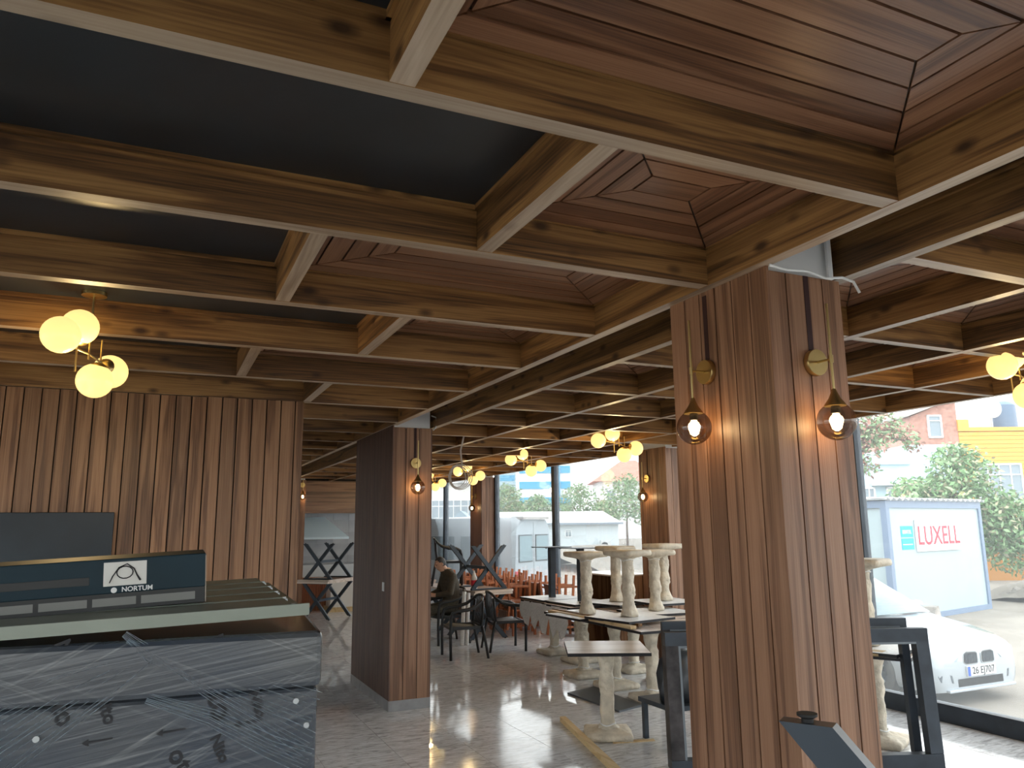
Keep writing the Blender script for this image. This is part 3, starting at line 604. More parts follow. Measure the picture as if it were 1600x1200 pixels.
# ---------------------------------------------------------------- pedestal tables wrapped in foam
def pedestal(label, wrapped=True, seed=1, top=TOPW, size=.70, film=False):
    t = thing('pedestal_table', label, 'table', group='square pedestal tables'); r = random.Random(seed); h = size/2
    bm = BM(); box(bm, -h, h, -h, h, .724, .75); obj('top', bm, top, t, bevel=.002)
    bm = BM(); e = h+.003
    for q in ((-e, e, -e, -h), (-e, e, h, e), (-e, -h, -h, h), (h, e, -h, h)): box(bm, *q, .723, .7485)
    obj('edge_band', bm, INK, t)
    bm = BM(); box(bm, -h, h, -h, h, .7225, .724); obj('pale_underside', bm, FILMW, t)
    if wrapped:
        rings = []
        for i in range(25):
            z = .05+.665*i/24; rr = .060+.004*math.sin(i*.9+seed)+.004*r.uniform(-1, 1)+(.03 if i < 2 else 0)+(.03*(i-20)/4 if i > 20 else 0)
            rings.append([Vector((q*math.cos(a), q*math.sin(a), z+.006*math.sin(2*a+i))) for a, q in [(6.2832*k/20, rr*(1+.06*math.sin(3*6.2832*k/20+i*.8)+.035*r.uniform(-1, 1))/max(abs(math.cos(6.2832*k/20)), abs(math.sin(6.2832*k/20)))**.55) for k in range(20)]])
        bm = BM(); loft(bm, rings); obj('wrapped_column', bm, WRAPB, t, smooth=True)
        bm = BM(); b = .205; rings = []
        for z, k in ((.0, .93), (.012, 1.), (.04, 1.01), (.058, .95), (.068, .7), (.085, .36)):
            ring = []
            for a in [6.2832*q/32 for q in range(32)]:
                c, s = math.cos(a), math.sin(a); m_ = max(abs(c), abs(s))**.8
                ring.append(Vector((b*k*c/m_+r.uniform(-.005, .005), b*k*s/m_+r.uniform(-.005, .005), z+(r.uniform(-.005, .005) if z > .03 else 0))))
            rings.append(ring)
        loft(bm, rings); obj('wrapped_base', bm, WRAPB, t, smooth=True)
        for z in (.11, .68):
            bm = BM(); sweep(bm, [(.068*math.cos(a*.4), .068*math.sin(a*.4), z+.008*math.sin(a)) for a in range(17)], .006, 6); obj('tape_band', bm, FILMW, t, smooth=True)
    else:
        bm = BM(); box(bm, -.04, .04, -.04, .04, .01, .722); obj('steel_column', bm, STEEL, t, bevel=.003)
        bm = BM(); box(bm, -.22, .22, -.22, .22, 0, .01); obj('steel_base', bm, STEEL, t)
        for sx in (-.2, .2):
            for sy in (-.2, .2):
                bm = BM(); lathe(bm, [(.012, .0101), (.012, .018), (.004, .02)], (sx, sy, 0), 8); obj('bolt', bm, STEEL, t)
    return t
PT = pedestal('single pedestal table with pale top and foam-wrapped leg, nearest on the floor', True, 1); PT.location = (3.70, 6.14, 0); PT.rotation_euler = (0, 0, -.45)
PB = None
ups = [(4.86, 7.13, 'front corner'), (4.86, 7.86, 'front edge middle'), (4.86, 8.59, 'far front edge'), (5.59, 7.13, 'right front'), (5.59, 7.86, 'centre'), (5.59, 8.59, 'back'), (6.03, 9.32-3.0, 'window side')]
words_ = ['at the corner nearest the lone table', 'second along the edge facing the room', 'third along the edge facing the room', 'behind the corner one, towards the glass', 'in the middle of the block', 'at the back of the block near the clad column', 'close to the glass, half hidden by the nearest column']
for (x, y, w0), wd in zip(ups, words_): dup(PT, (x, y, 0), HP*int(x*7), 'upright wrapped table of the block, '+wd)
for x, y, wd in ((5.32, 9.5, 'nearer'), (5.32, 10.24, 'farther')): dup(PT, (x, y, 0), .05, wd+' of the two upright tables with torn film hanging under them')
def inv(src, x, y, z, rz, label):
    c = src if src is not PT else copy_tree(PT); c['label'] = label
    c.matrix_world = Matrix.Translation((x, y, z+.75)) @ Matrix.Rotation(rz, 4, 'Z') @ Matrix.Rotation(math.pi, 4, 'X'); return c
for x, y, z, rz, lb in ((4.68, 8.16, .752, .1, 'overturned wrapped table nearest the bare dark pedestals, base in the air'), (4.84, 7.50, .782, .2, 'overturned wrapped table standing highest in front, base in the air'),
                        (5.62, 9.0, .782, .3, 'overturned wrapped table before the open wooden cabinet'), (5.60, 8.08, .752, -.05, 'overturned wrapped table left of the nearest column, front one of a pair'), (6.05, 8.52, .812, .0, 'overturned wrapped table left of the nearest column, rear one of a pair')):
    inv(PT, x, y, z, rz, lb)
PK = pedestal('overturned table with bare dark steel column, left one', False, 2)
inv(PK, 5.33, 10.3, .752, .05, 'overturned table with bare dark steel column, left one by the white van'); PK2 = copy_tree(PK)
inv(PK2, 5.40, 9.56, .752, .1, 'overturned table with bare dark steel column, right one behind a wrapped base')
# tables seen to the right of the nearest column
dup(PT, (5.62, 4.95, 0), .5, 'wrapped pedestal table right of the nearest column, beside the glass')
inv(PT, 5.60, 4.97, .752, .35, 'overturned wrapped table stacked right of the nearest column')
bm = BM(); box(bm, -.10, .10, -.08, .08, 0, .02); box(bm, -.05, .06, -.05, .05, .02, .028)
tag(obj('small_board', bm, TIMBER, None, (5.42, 4.72, .752), .4), 'small pale offcut lying on the table right of the nearest column', 'board')
# torn film hanging from the twin tables
bm = BM(); rr = random.Random(5); rows = []
for i in range(19):
    y = 9.16+1.44*i/18; d = .12+.20*abs(math.sin(i*.9))+.12*rr.random(); rows.append([Vector((4.955-.015*math.sin(i*1.7+k), y, .738-d*k/5)) for k in range(6)])
loft(bm, rows, False, False); tag(obj('torn_film', bm, FILMW, smooth=True), 'torn translucent film hanging from the edge of the twin tables', 'plastic film')
bm = BM(); rows = []
for i in range(13):
    rows.append([Vector((4.56+.45*j/8, 6.95+1.5*i/12, .7525+.028*abs(math.sin(i*1.9+j*.8))*abs(math.cos(j*1.3+i*.4)))) for j in range(5)])
loft(bm, rows, False, False); tag(obj('crumpled_film', bm, CLEARF, smooth=True), 'crumpled clear film spread over the front tables of the block', 'plastic film')
for p0, p1, w_, lb in (((4.50, 8.75, .772), (4.53, 6.95, .772), .07, 'longer pale wooden batten lying along the front edge of the table block'), ((4.60, 8.85, .775), (4.68, 7.05, .775), .05, 'thin brown batten lying on the table block beside the pale one')):
    bm = BM(); bar(bm, p0, p1, w_, .03); tag(obj('batten', bm, TIMBER if w_ > .06 else PINE['y']), lb, 'batten', 'battens on the tables')
# steel frames leaning behind the nearest column
def steel_frame(label, p0, p1, h, wd, dep, off, lean):
    t = thing('steel_frame', label, 'metal frame', p0, math.atan2(p1[1]-p0[1], p1[0]-p0[0])); L = math.hypot(p1[0]-p0[0], p1[1]-p0[1])
    def seg(n, a, b):
        bm = BM(); bar(bm, a, b, dep, wd, (0, 0, 1) if abs(a[0]-b[0]) > .5 else (1, 0, 0)); o = obj(n, bm, RUST if off else STEEL, t)
    y1 = lean
    seg('top_bar', (0, y1, h-wd/2), (L, y1, h-wd/2)); seg('bottom_bar', (0, 0, wd/2), (L, 0, wd/2))
    bm = BM(); bar(bm, (wd/2, 0, wd), (wd/2, y1, h-wd), wd, dep, (0, 1, 0)); obj('side_post', bm, RUST, t)
    bm = BM(); bar(bm, (L-wd/2, 0, wd), (L-wd/2, y1, h-wd), wd, dep, (0, 1, 0)); obj('side_post', bm, STEEL, t)
    bm = BM(); bar(bm, (wd+.008, -.03, wd), (wd+.008, y1-.03, h-wd), .016, .02, (0, 1, 0)); bar(bm, (wd, y1-.03, h-wd-.008), (L-wd, y1-.03, h-wd-.008), .02, .016); obj('inner_bead', bm, plain('bead_grey', (.16, .19, .22), .4), t)
    return t
steel_frame('rusty dark steel frame standing behind the nearest column', (3.58, 5.06, 0), (5.50, 4.30, 0), 1.0, .10, .08, 0, .05)
steel_frame('second darker steel frame just behind the rusty one', (3.66, 5.20, 0), (5.48, 4.46, 0), 1.06, .06, .06, 0, .05)
# cabinet by the glass
t = thing('wooden_cabinet', 'open brown wooden cabinet by the glass behind the wrapped pedestals', 'cabinet', (6.0, 9.62, 0))
for n, b in (('side_panel', (0, .62, 0, .02, 0, 1.08)), ('side_panel', (0, .62, 1.05, 1.07, 0, 1.08)), ('back_panel', (.60, .62, .02, 1.05, 0, 1.08)), ('top_panel', (-.01, .63, -.01, 1.08, 1.08, 1.10)), ('shelf', (.01, .60, .02, 1.05, .55, .57)), ('base_panel', (0, .60, .02, 1.05, .04, .06))):
    bm = BM(); box(bm, *b); obj(n, bm, TOPW if n == 'top_panel' else WALL_Z, t)
# things lying on the floor
bm = BM(); bar(bm, (3.60, 6.79, .022), (3.19, 5.1, .022), .055, .044); tag(obj('timber_batten', bm, TIMBER), 'raw timber batten lying on the floor before the lone table', 'batten')
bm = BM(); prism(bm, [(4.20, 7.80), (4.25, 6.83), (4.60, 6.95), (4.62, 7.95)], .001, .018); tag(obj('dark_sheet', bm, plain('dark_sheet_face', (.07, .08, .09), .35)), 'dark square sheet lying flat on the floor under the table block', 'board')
bm = BM(); prism(bm, [(3.62, 5.93), (3.98, 5.84), (4.0, 5.89), (3.64, 5.98)], .0005, .008); tag(obj('plywood_strip', bm, TIMBER), 'thin plywood strip at the foot of the lone table', 'board')
bm = BM(); box(bm, 3.93, 4.53, 5.5, 6.0, .30, .338)
for a in (3.95, 4.47):
    for b in (5.52, 5.94): box(bm, a, a+.04, b, b+.04, 0, .30)
tag(obj('low_bench', bm, STEEL), 'low dark bench under the black tool bag', 'bench')
t = thing('tool_bag', 'black tool bag heaped behind the rusty frame', 'bag', (4.22, 5.75, .34), .3); bm = BM(); rr = random.Random(9); rings = []
for i, (z, k) in enumerate(((0, .9), (.1, 1.), (.22, 1.), (.32, .85), (.40, .55), (.43, .2))): rings.append([Vector((.26*k*math.cos(a)*(1+.15*rr.uniform(-1, 1)), .17*k*math.sin(a)*(1+.15*rr.uniform(-1, 1)), z+.02*rr.uniform(-1, 1)*(z > 0))) for a in [6.2832*q/14 for q in range(14)]])
loft(bm, rings); obj('bag_body', bm, PLASTIC, t, smooth=True)
bm = BM(); sweep(bm, [(-.15, .02, .38), (-.1, .03, .52), (.05, .03, .56), (.15, .02, .50), (.18, .02, .36)], .012, 8); obj('handle', bm, RUBBER, t, smooth=True)
bm = BM(); lathe(bm, [(.001, 0), (.045, 0), (.05, .01), (.05, .12), (.03, .17), (.016, .19), (.016, .22), (.001, .22)], seg=16); tag(obj('green_bottle', bm, GREEN, None, (4.36, 5.66, .72), smooth='a'), 'green plastic bottle on the black tool bag', 'bottle')
t = thing('drink_bottle', 'clear drink bottle with a red label on the cross-leg table', 'bottle', (4.80, 12.05, .751))
bm = BM(); lathe(bm, [(.001, 0), (.045, 0), (.05, .02), (.05, .09), (.047, .1)], seg=16); obj('lower_body', bm, FILMW, t, smooth='a')
bm = BM(); lathe(bm, [(.051, .1), (.051, .19)], seg=16); obj('red_label', bm, REDINK, t, smooth='a')
bm = BM(); lathe(bm, [(.05, .19), (.045, .23), (.02, .30), (.015, .31), (.015, .34), (.001, .34)], seg=16); obj('neck', bm, FILMW, t, smooth='a')
bm = BM(); sweep(bm, [(4.42, 11.60, 0), (4.47, 11.64, .80)], .032, 12); tag(obj('foil_roll', bm, FILMW, smooth='a'), 'taller left of two pale wrapped rolls standing behind the front armchair', 'roll', 'wrapped rolls')
bm = BM(); sweep(bm, [(4.49, 11.58, 0), (4.54, 11.63, .78)], .028, 12); tag(obj('foil_roll', bm, FILMW, smooth='a'), 'shorter right of two pale wrapped rolls standing behind the front armchair', 'roll', 'wrapped rolls')
# ---------------------------------------------------------------- stacked wooden chairs
def wchair():
    t = thing('wooden_chair', 'x', 'chair', group='reddish wooden chairs stacked by the window')
    bm = BM(); box(bm, -.20, .20, -.21, .21, .40, .425); obj('seat_frame', bm, RED, t)
    bm = BM(); rings = []
    for z, k in ((.425, .98), (.44, 1.02), (.465, 1.0), (.48, .8)): rings.append([Vector((.21*k*c*(1 if abs(c) > .7 else 1), .21*k*s, z)) for c, s in ((1, .7), (.7, 1), (-.7, 1), (-1, .7), (-1, -.7), (-.7, -1), (.7, -1), (1, -.7))])
    loft(bm, rings); obj('wrapped_cushion', bm, CUSH, t, smooth=True)
    for sx in (-1, 1):
        for sy in (-1, 1):
            bm = BM(); top = .40 if sx < 0 else .86; bar(bm, (sx*.185+(.03 if sx > 0 else 0), sy*.19, 0), (sx*.185, sy*.19, .42), .036, .036, (0, 1, 0))
            if sx > 0: bar(bm, (.185, sy*.19, .42), (.235, sy*.185, .86), .034, .036, (0, 1, 0))
            obj('leg', bm, RED, t)
    bm = BM(); rings = [[Vector((.20+.05*(z-.5)/.3+dx, y, z)) for dx, y in ((-.02, -.17), (.025, -.17), (.035, 0), (.025, .17), (-.02, .17))] for z in (.56, .84)]; loft(bm, rings); obj('wrapped_back', bm, CUSH, t, smooth='a')
    bm = BM(); bar(bm, (-.185, -.19, .2), (-.185, .19, .2), .02, .03); bar(bm, (-.18, -.19, .16), (.2, -.19, .16), .02, .03); bar(bm, (-.18, .19, .16), (.2, .19, .16), .02, .03); obj('stretcher', bm, RED, t)
    return t
WC = wchair(); first = True; rr = random.Random(11); nm = ['first', 'second', 'third', 'fourth', 'fifth', 'sixth', 'seventh']
for i in range(2):
    for j in range(7):
        x, y = 5.72+.56*i, 11.75+.56*j
        if y < 12.2 and i == 0: continue
        rz = rr.uniform(-.25, .25)+(math.pi if i else 0); row = ('room side' if i == 0 else 'glass side')
        c = WC if first else copy_tree(WC); first = False; c.location = (x, y, 0); c.rotation_euler = (0, 0, rz); c['label'] = '%s chair on the floor in the %s row of stacked chairs' % (nm[j], row)
        u = copy_tree(WC); u['label'] = '%s upturned chair, legs up, in the %s row of stacked chairs' % (nm[j], row)
        u.matrix_world = Matrix.Translation((x, y, .962)) @ Matrix.Rotation(rz+math.pi, 4, 'Z') @ Matrix.Translation((.06, 0, 0)) @ Matrix.Rotation(math.pi, 4, 'X')
# ---------------------------------------------------------------- kitchen corner seen through the gap
hb = at_y(545, 842, 19.0); ht = at_y(508, 808, 19.4)
t = thing('extractor_hood', 'pale blue-white extractor hood in the kitchen beyond the gap', 'extractor hood', (hb.x, 19.0, hb.z)); hz = ht.z-hb.z; hx_ = ht.x-hb.x
bm = BM(); loft(bm, [[(-1.9, 0, 0), (0, 0, 0), (0, 1.3, 0), (-1.9, 1.3, 0)], [(-1.9, 0, .05), (0, 0, .05), (0, 1.3, .05), (-1.9, 1.3, .05)], [(-1.9, .4, hz), (hx_, .4, hz), (hx_, 1.3, hz), (-1.9, 1.3, hz)]]); obj('canopy', bm, plain('pale_enamel', (.66, .80, .88), .35), t)
bm = BM(); box(bm, -1.3, -.9, .8, 1.2, hz, ZC-hb.z); obj('duct', bm, GREY, t)
wf = bpy.data.objects['wall_far']; TIL = plain('grey_glazed_tile', (.40, .40, .41), .25, 0, .15, 2); tl = None
for i in range(9):
    for k in range(6):
        if tl is None: bm = BM(); box(bm, -.197, .197, -.012, 0, -.147, .147); tl = obj('wall_tile', bm, TIL, wf, (3.2+.4*i, YF, .95+.3*k)); continue
        c = tl.copy(); COL.objects.link(c); c.location = (3.2+.4*i, YF, .95+.3*k)
bm = BM(); box(bm, 2.6, 5.0, 19.4, 20.2, 0, .88); box(bm, 2.55, 5.05, 19.35, 20.25, .88, .92); tag(obj('kitchen_counter', bm, GREY), 'steel kitchen counter under the extractor hood', 'counter')
t = thing('packing_crate', 'white printed carton on a pallet behind the cross-leg stack in the gap', 'carton', (4.0, 17.6, 0))
bm = BM(); box(bm, -.45, .3, -.25, .25, .1, .68); obj('carton', bm, LABEL, t); bm = BM()
for k in range(3): box(bm, -.5, .35, -.27+.22*k, -.17+.22*k, .0, .1)
obj('pallet', bm, TIMBER, t)
t = thing('wooden_screen', 'upright reddish slatted screen beside the white carton in the gap', 'screen', (3.0, 17.9, 0)); bm = BM(); box(bm, 0, .63, .03, .06, 0, .72); obj('back_board', bm, RED, t)
for k in range(14): bm = BM(); box(bm, .045*k, .045*k+.03, 0, .03, .0, .72); obj('slat', bm, RED, t)
# ---------------------------------------------------------------- outside
G = -.40
def ground():
    mt, nt, b, N, L = new_mat('dusty_ground'); gm = N.new('ShaderNodeNewGeometry')
    n = N.new('ShaderNodeTexNoise'); n.inputs['Scale'].default_value = .5; n.inputs['Detail'].default_value = 9; n.inputs['Roughness'].default_value = .7; L.new(gm.outputs['Position'], n.inputs['Vector'])
    r = N.new('ShaderNodeValToRGB'); e = r.color_ramp.elements; e[0].position = .3; e[0].color = (.15, .13, .11, 1); e[1].position = .7; e[1].color = (.31, .28, .24, 1); L.new(n.outputs['Fac'], r.inputs['Fac']); L.new(r.outputs[0], b.inputs['Base Color']); b.inputs['Roughness'].default_value = .95
    return mt
GND = ground()
bm = BM(); box(bm, -120, 260, -120, 300, G-.3, G); tag(obj('yard_ground', bm, GND), 'pale dusty yard outside the windows', 'ground', kind='structure')
bm = BM(); box(bm, FX+.05, FX+.5, -6, 24, G, -.13); tag(obj('pavement_step', bm, STONE), 'low step along the outside of the glass', 'step', kind='structure')
# site container
ct = thing('site_container', 'white site container with a red lettered sign', 'container', (14.9, 12.4, G), math.atan2(1.0, 4.8))
Lc, Dc, Hc = 4.75, 6., 2.68; CWALL = plain('container_panel', (.36, .44, .47), .4, 0, .04, 2); CFRAME = plain('container_frame', (.16, .22, .32), .45)
bm = BM(); box(bm, .06, Lc-.06, .04, Dc-.04, .12, Hc-.1); obj('wall_panel', bm, CWALL, ct)
for x in (0, Lc-.14):
    for y in (0, Dc-.14): bm = BM(); box(bm, x, x+.14, y, y+.14, .12, Hc); obj('corner_post', bm, CFRAME, ct)
bm = BM(); box(bm, 0, Lc, 0, Dc, 0, .12); obj('base_rail', bm, CFRAME, ct)
bm = BM(); box(bm, .14, Lc-.14, .0, .05, Hc-.16, Hc); box(bm, .0, .05, .14, Dc-.14, Hc-.16, Hc); obj('top_rail', bm, CFRAME, ct)
bm = BM(); rows = [[Vector((-.1+(Lc+.2)*i/76, y, Hc+.02+.022*math.sin(i*1.571))) for i in range(77)] for y in (-.08, Dc+.08)]; loft(bm, rows, False, False); rows = [[p+Vector((0, 0, .03)) for p in r] for r in rows]; loft(bm, rows, False, False); obj('roof_sheet', bm, WHITE, ct)
sg = None
bm = BM(); box(bm, 1.26, 3.42, -.012, .03, 1.52, 2.24); sg = obj('sign_board', bm, WHITE, ct)
text('sign_lettering', 'LUXELL', .62, REDINK, sg, basis((2.32, -.016, 1.86), (1, 0, 0), (0, 0, 1)), .004, .004)
for z in (1.98, 1.70):
    bm = BM(); box(bm, .62, 1.16, .028, .042, z-.125, z+.125); s1 = obj('cyan_sticker', bm, CYAN, ct); bm = BM(); box(bm, .66, 1.10, .024, .028, z-.02, z+.0); 
    if z > 1.9: text('sticker_print', 'BEMTEL', .12, WHITEINK, s1, basis((.88, .025, z-.01), (1, 0, 0), (0, 0, 1)), .001, .001); bm.free()
    else: obj('sticker_line', bm, WHITEINK, s1)
    bm = BM(); box(bm, .045, .06, .55, 1.25, z-.125, z+.125); s2 = obj('cyan_sticker', bm, CYAN, ct)
    if z > 1.9: text('sticker_print', 'BEMTEL', .15, WHITEINK, s2, basis((.044, .9, z-.01), (0, -1, 0), (0, 0, 1)), .001, .001)
# white car, front end towards the camera
car = thing('white_car', 'white hatchback car parked close outside the glass', 'car', (9.45, 6.72, G))   # front at y=0, runs back along +y
def cring(y, hw, zl, zs, zt, top):
    # half outline: sill, side bulge, shoulder, top centre
    h = [(hw*.90, zl), (hw*.985, zl+.10), (hw, zs*.72), (hw*.97, zs), (hw*top, zt-.025), (hw*top*.55, zt), ]
    return [Vector((-x, y, z)) for x, z in h]+[Vector((x, y, z)) for x, z in h[::-1]]
bm = BM()
loft(bm, [cring(.0, .62, .21, .50, .59, .84), cring(.025, .72, .17, .55, .655, .82), cring(.09, .82, .16, .61, .71, .82), cring(.22, .87, .16, .68, .77, .80), cring(.55, .885, .17, .74, .85, .80), cring(1.0, .885, .2, .80, .92, .80), cring(1.22, .885, .2, .83, .96, .82), cring(2.2, .89, .2, .88, .97, .86), cring(3.4, .885, .2, .92, .98, .86), cring(4.1, .84, .25, .92, .97, .85), cring(4.3, .74, .32, .85, .90, .8)])
obj('body', bm, CARW, car, smooth='a')
bm = BM(); A = [Vector((-.70, 1.15, .945)), Vector((-.35, 1.05, .965)), Vector((.35, 1.05, .965)), Vector((.70, 1.15, .945))]; B = [Vector((-.56, 2.0, 1.40)), Vector((-.3, 1.93, 1.43)), Vector((.3, 1.93, 1.43)), Vector((.56, 2.0, 1.40))]
loft(bm, [A, B], False, False); loft(bm, [[p+Vector((0, .03, -.01)) for p in A], [p+Vector((0, .03, -.01)) for p in B]], False, False); obj('windscreen', bm, CARG, car, smooth=True)
bm = BM(); loft(bm, [[Vector((x, y, z)) for x, y, z in r] for r in ([(-.56, 2.0, 1.39), (-.3, 1.93, 1.42), (.3, 1.93, 1.42), (.56, 2.0, 1.39)], [(-.57, 2.6, 1.44), (-.3, 2.6, 1.47), (.3, 2.6, 1.47), (.57, 2.6, 1.44)], [(-.55, 3.6, 1.40), (-.3, 3.65, 1.43), (.3, 3.65, 1.43), (.55, 3.6, 1.40)], [(-.58, 4.15, .97), (-.3, 4.2, .97), (.3, 4.2, .97), (.58, 4.15, .97)])], False, False); obj('roof', bm, CARW, car, smooth=True)
for s in (-1, 1):
    bm = BM(); loft(bm, [[(s*.76, 1.35, .94), (s*.57, 2.02, 1.385)], [(s*.77, 2.4, .95), (s*.58, 2.4, 1.43)], [(s*.77, 3.4, .96), (s*.57, 3.4, 1.41)], [(s*.72, 4.05, .96), (s*.56, 3.7, 1.38)]], False, False); obj('side_window', bm, CARG, car)
    bm = BM(); ball(bm, (s*.95, 1.55, 1.0), .085, 14, 0, .75); bar(bm, (s*.80, 1.52, .95), (s*.93, 1.55, .97), .04, .03); obj('mirror', bm, CARW, car, smooth=True)
    for y in (.83, 3.45):
        bm = BM(); lathe(bm, [(.20, -.1), (.29, -.105), (.315, -.08), (.318, 0), (.315, .08), (.29, .105), (.20, .1)], seg=28)
        for v in bm.verts: v.co = Vector((v.co.z, v.co.x, v.co.y))
        wh = obj('wheel', bm, RUBBER, car, (s*.80, y, .318), smooth='a'); bm = BM()
        for k in range(5): a = k*1.2566; bar(bm, (s*.08, 0, 0), (s*.08, .2*math.cos(a), .2*math.sin(a)), .06, .05, (1, 0, 0))
        lathe(bm, [(.2, -.02), (.215, 0), (.2, .02)], seg=24); vs = [v for v in bm.verts][-72:]
        for v in vs: v.co = Vector((v.co.z+s*.08, v.co.x, v.co.y))
        obj('rim', bm, GREY, wh)
    # kidney grille, headlight, fog lamp
    bm = BM(); pts = [(.03, .505), (.05, .47), (.25, .465), (.30, .50), (.285, .59), (.24, .625), (.06, .62), (.03, .59)]
    loft(bm, [[Vector((s*x, -.012+.25*max(0, x-.1)**2, z)) for x, z in pts], [Vector((s*x, .06, z)) for x, z in pts]]); kg = obj('kidney_grille', bm, plain('grille_frame', (.5, .53, .55), .25, .6), car)
    bm = BM(); loft(bm, [[Vector((s*(.165+(x-.165)*.88), -.016+.25*max(0, x-.1)**2, .54+(z-.54)*.86)) for x, z in pts], [Vector((s*(.165+(x-.165)*.88), -.010+.25*max(0, x-.1)**2, .54+(z-.54)*.86)) for x, z in pts]]); obj('grille_opening', bm, RUBBER, kg)
    bm = BM()
    for k in range(9): x = .058+.025*k; box(bm, min(s*x, s*(x+.007)), max(s*x, s*(x+.007)), -.024+.25*max(0, x-.1)**2, -.015+.25*max(0, x-.1)**2, .485, .60)
    obj('grille_bar', bm, plain('grille_slat', (.12, .14, .16), .4), kg)
    bm = BM(); hp = [(.36, .60), (.42, .545), (.66, .56), (.79, .64), (.80, .69), (.62, .675), (.42, .64)]
    loft(bm, [[Vector((s*x, -.012+.62*max(0, x-.36)**2+.35*max(0, z-.57), z-.03)) for x, z in hp], [Vector((s*x, .12+.5*(x-.36)**2, z-.03)) for x, z in hp]]); obj('headlight', bm, plain('lamp_glass', (.30, .36, .42), .1), car)
    bm = BM(); fp = [(.50, .27), (.70, .29), (.73, .36), (.66, .40), (.52, .36)]
    loft(bm, [[Vector((s*x, -.004+.75*max(0, x-.52)**2, z)) for x, z in fp], [Vector((s*x, .1, z)) for x, z in fp]]); obj('fog_lamp', bm, plain('fog_recess', (.10, .12, .14), .4), car)
bm = BM(); box(bm, -.42, .42, -.004, .05, .22, .31); obj('lower_grille', bm, RUBBER, car); bm = BM(); box(bm, -.62, .62, -.03, .1, .165, .20); obj('front_lip', bm, CARW, car, bevel=.01)
bm = BM(); box(bm, -.265, .265, -.03, .0, .335, .452); pl = obj('number_plate', bm, WHITE, car, bevel=.003); bm = BM(); box(bm, -.262, -.215, -.0325, -.03, .338, .449); obj('blue_band', bm, plain('plate_blue', (.02, .10, .5), .4), pl)
text('plate_number', '26 EJ707', .118, INK, pl, basis((.025, -.032, .393), (1, 0, 0), (0, 0, 1)), .001, .001)
lathe_bm = BM(); lathe(lathe_bm, [(.001, 0), (.036, 0), (.036, .006), (.001, .008)], seg=20)
for v in lathe_bm.verts: v.co = Vector((v.co.x, -v.co.z, v.co.y))
0 and obj('bonnet_badge', lathe_bm, plain('badge_blue', (.05, .12, .3), .3), car, (0, .0, .665))
# houses across the yard
GLW = plain('house_glass', (.22, .27, .31), .15)
def house_window(parent, x, z, w, h, y=-.02, bars=2):
    bm = BM(); t_ = .06
    for q in ((x-w/2, x+w/2, z, z+t_), (x-w/2, x+w/2, z+h-t_, z+h), (x-w/2, x-w/2+t_, z, z+h), (x+w/2-t_, x+w/2, z, z+h), (x-w/2, x+w/2, z+h*.72, z+h*.72+.04)): box(bm, q[0], q[1], y-.05, y+.05, q[2], q[3])
    for k in range(bars): xx = x-w/2+w*(k+1)/(bars+1); box(bm, xx-.02, xx+.02, y-.04, y+.04, z, z+h)
    o = obj('window', bm, WHITE, parent); bm = BM(); box(bm, x-w/2+t_, x+w/2-t_, y-.01, y+.02, z+t_, z+h-t_); obj('pane', bm, GLW, o)
hx = at_d(1345, 800, 29); hr = at_d(1512, 800, 29); ang = math.atan2(hr.y-hx.y, hr.x-hx.x)
bl = thing('blue_house', 'pale blue plastered house with a brick upper storey behind the tree', 'building', (hx.x, hx.y, G), ang); Lb = math.hypot(hr.x-hx.x, hr.y-hx.y)
BLUEP = plain('pale_blue_plaster', (.46, .60, .68), .85, 0, .12, 1.2); 
bm = BM(); box(bm, -4, Lb, 0, 7, 0, 4.35); box(bm, Lb*.5, Lb, .0, 7, 4.35, 5.1); obj('wall', bm, BLUEP, bl)
BR = plain('old_brick', (.42, .22, .17), .9, 0, .3, 9)
bm = BM(); loft(bm, [[Vector((Lb*.52, y, 5.1)), Vector((Lb, y, 5.1)), Vector((Lb, y, 6.9)), Vector((Lb*.56, y, 6.2))] for y in (.02, 6.9)]); obj('brick_storey', bm, BR, bl)
bm = BM(); bar(bm, (Lb*.5, 3.4, 6.22), (Lb*1.02, 3.4, 6.98), 7.2, .10); obj('roof', bm, plain('roof_edge', (.45, .40, .36), .8), bl)
bm = BM(); box(bm, -4, Lb*.5, -.15, 7, 4.35, 4.5); obj('parapet', bm, BLUEP, bl)
bm = BM(); box(bm, .5, Lb*.62, -.5, 0, 3.55, 3.63); obj('canopy_slab', bm, PLASTER, bl)
for x, w in ((1.6, 1.15), (3.1, .7), (.25, .7)): house_window(bl, x, 2.05, w, 1.45)
house_window(bl, Lb*.78, 5.35, .55, .9, -.0, 0)
o_ = thing('orange_house', 'orange timber-clad house at the right edge of the picture', 'building', (hr.x, hr.y, G), ang)
ORG = plain('orange_cladding', (.72, .36, .06), .6, 0, .06, 2)
bm = BM(); box(bm, .05, 9, .05, 7, 0, 5.6); obj('wall', bm, plain('orange_backing', (.36, .16, .03), .8), o_)
for k in range(24):
    z0 = 1.9+.16*k; top = 5.72; x0 = .0
    if z0 > top-.16: break
    bm = BM(); box(bm, x0, 9, 0, .05, z0+.006, z0+.154); obj('cladding_board', bm, ORG, o_)
bm = BM(); box(bm, -.02, .4, -.06, .5, 5.6, 6.05); box(bm, .4, 9, -.04, .5, 5.6, 5.75); obj('parapet', bm, ORG, o_)
bm = BM(); box(bm, .3, 8, 2.2, 6, 5.7, 7.1); obj('white_roof_block', bm, WHITE, o_)
bm = BM(); box(bm, -.1, 9, -.25, 0, 1.2, 1.88); obj('dark_fascia', bm, plain('dark_fascia', (.12, .13, .15), .6), o_)
house_window(o_, 1.35, 2.75, 1.75, 1.6, -.03, 3); bm = BM(); box(bm, 2.6, 2.68, -.06, 0, 1.9, 4.4); obj('downpipe', bm, WHITE, o_)
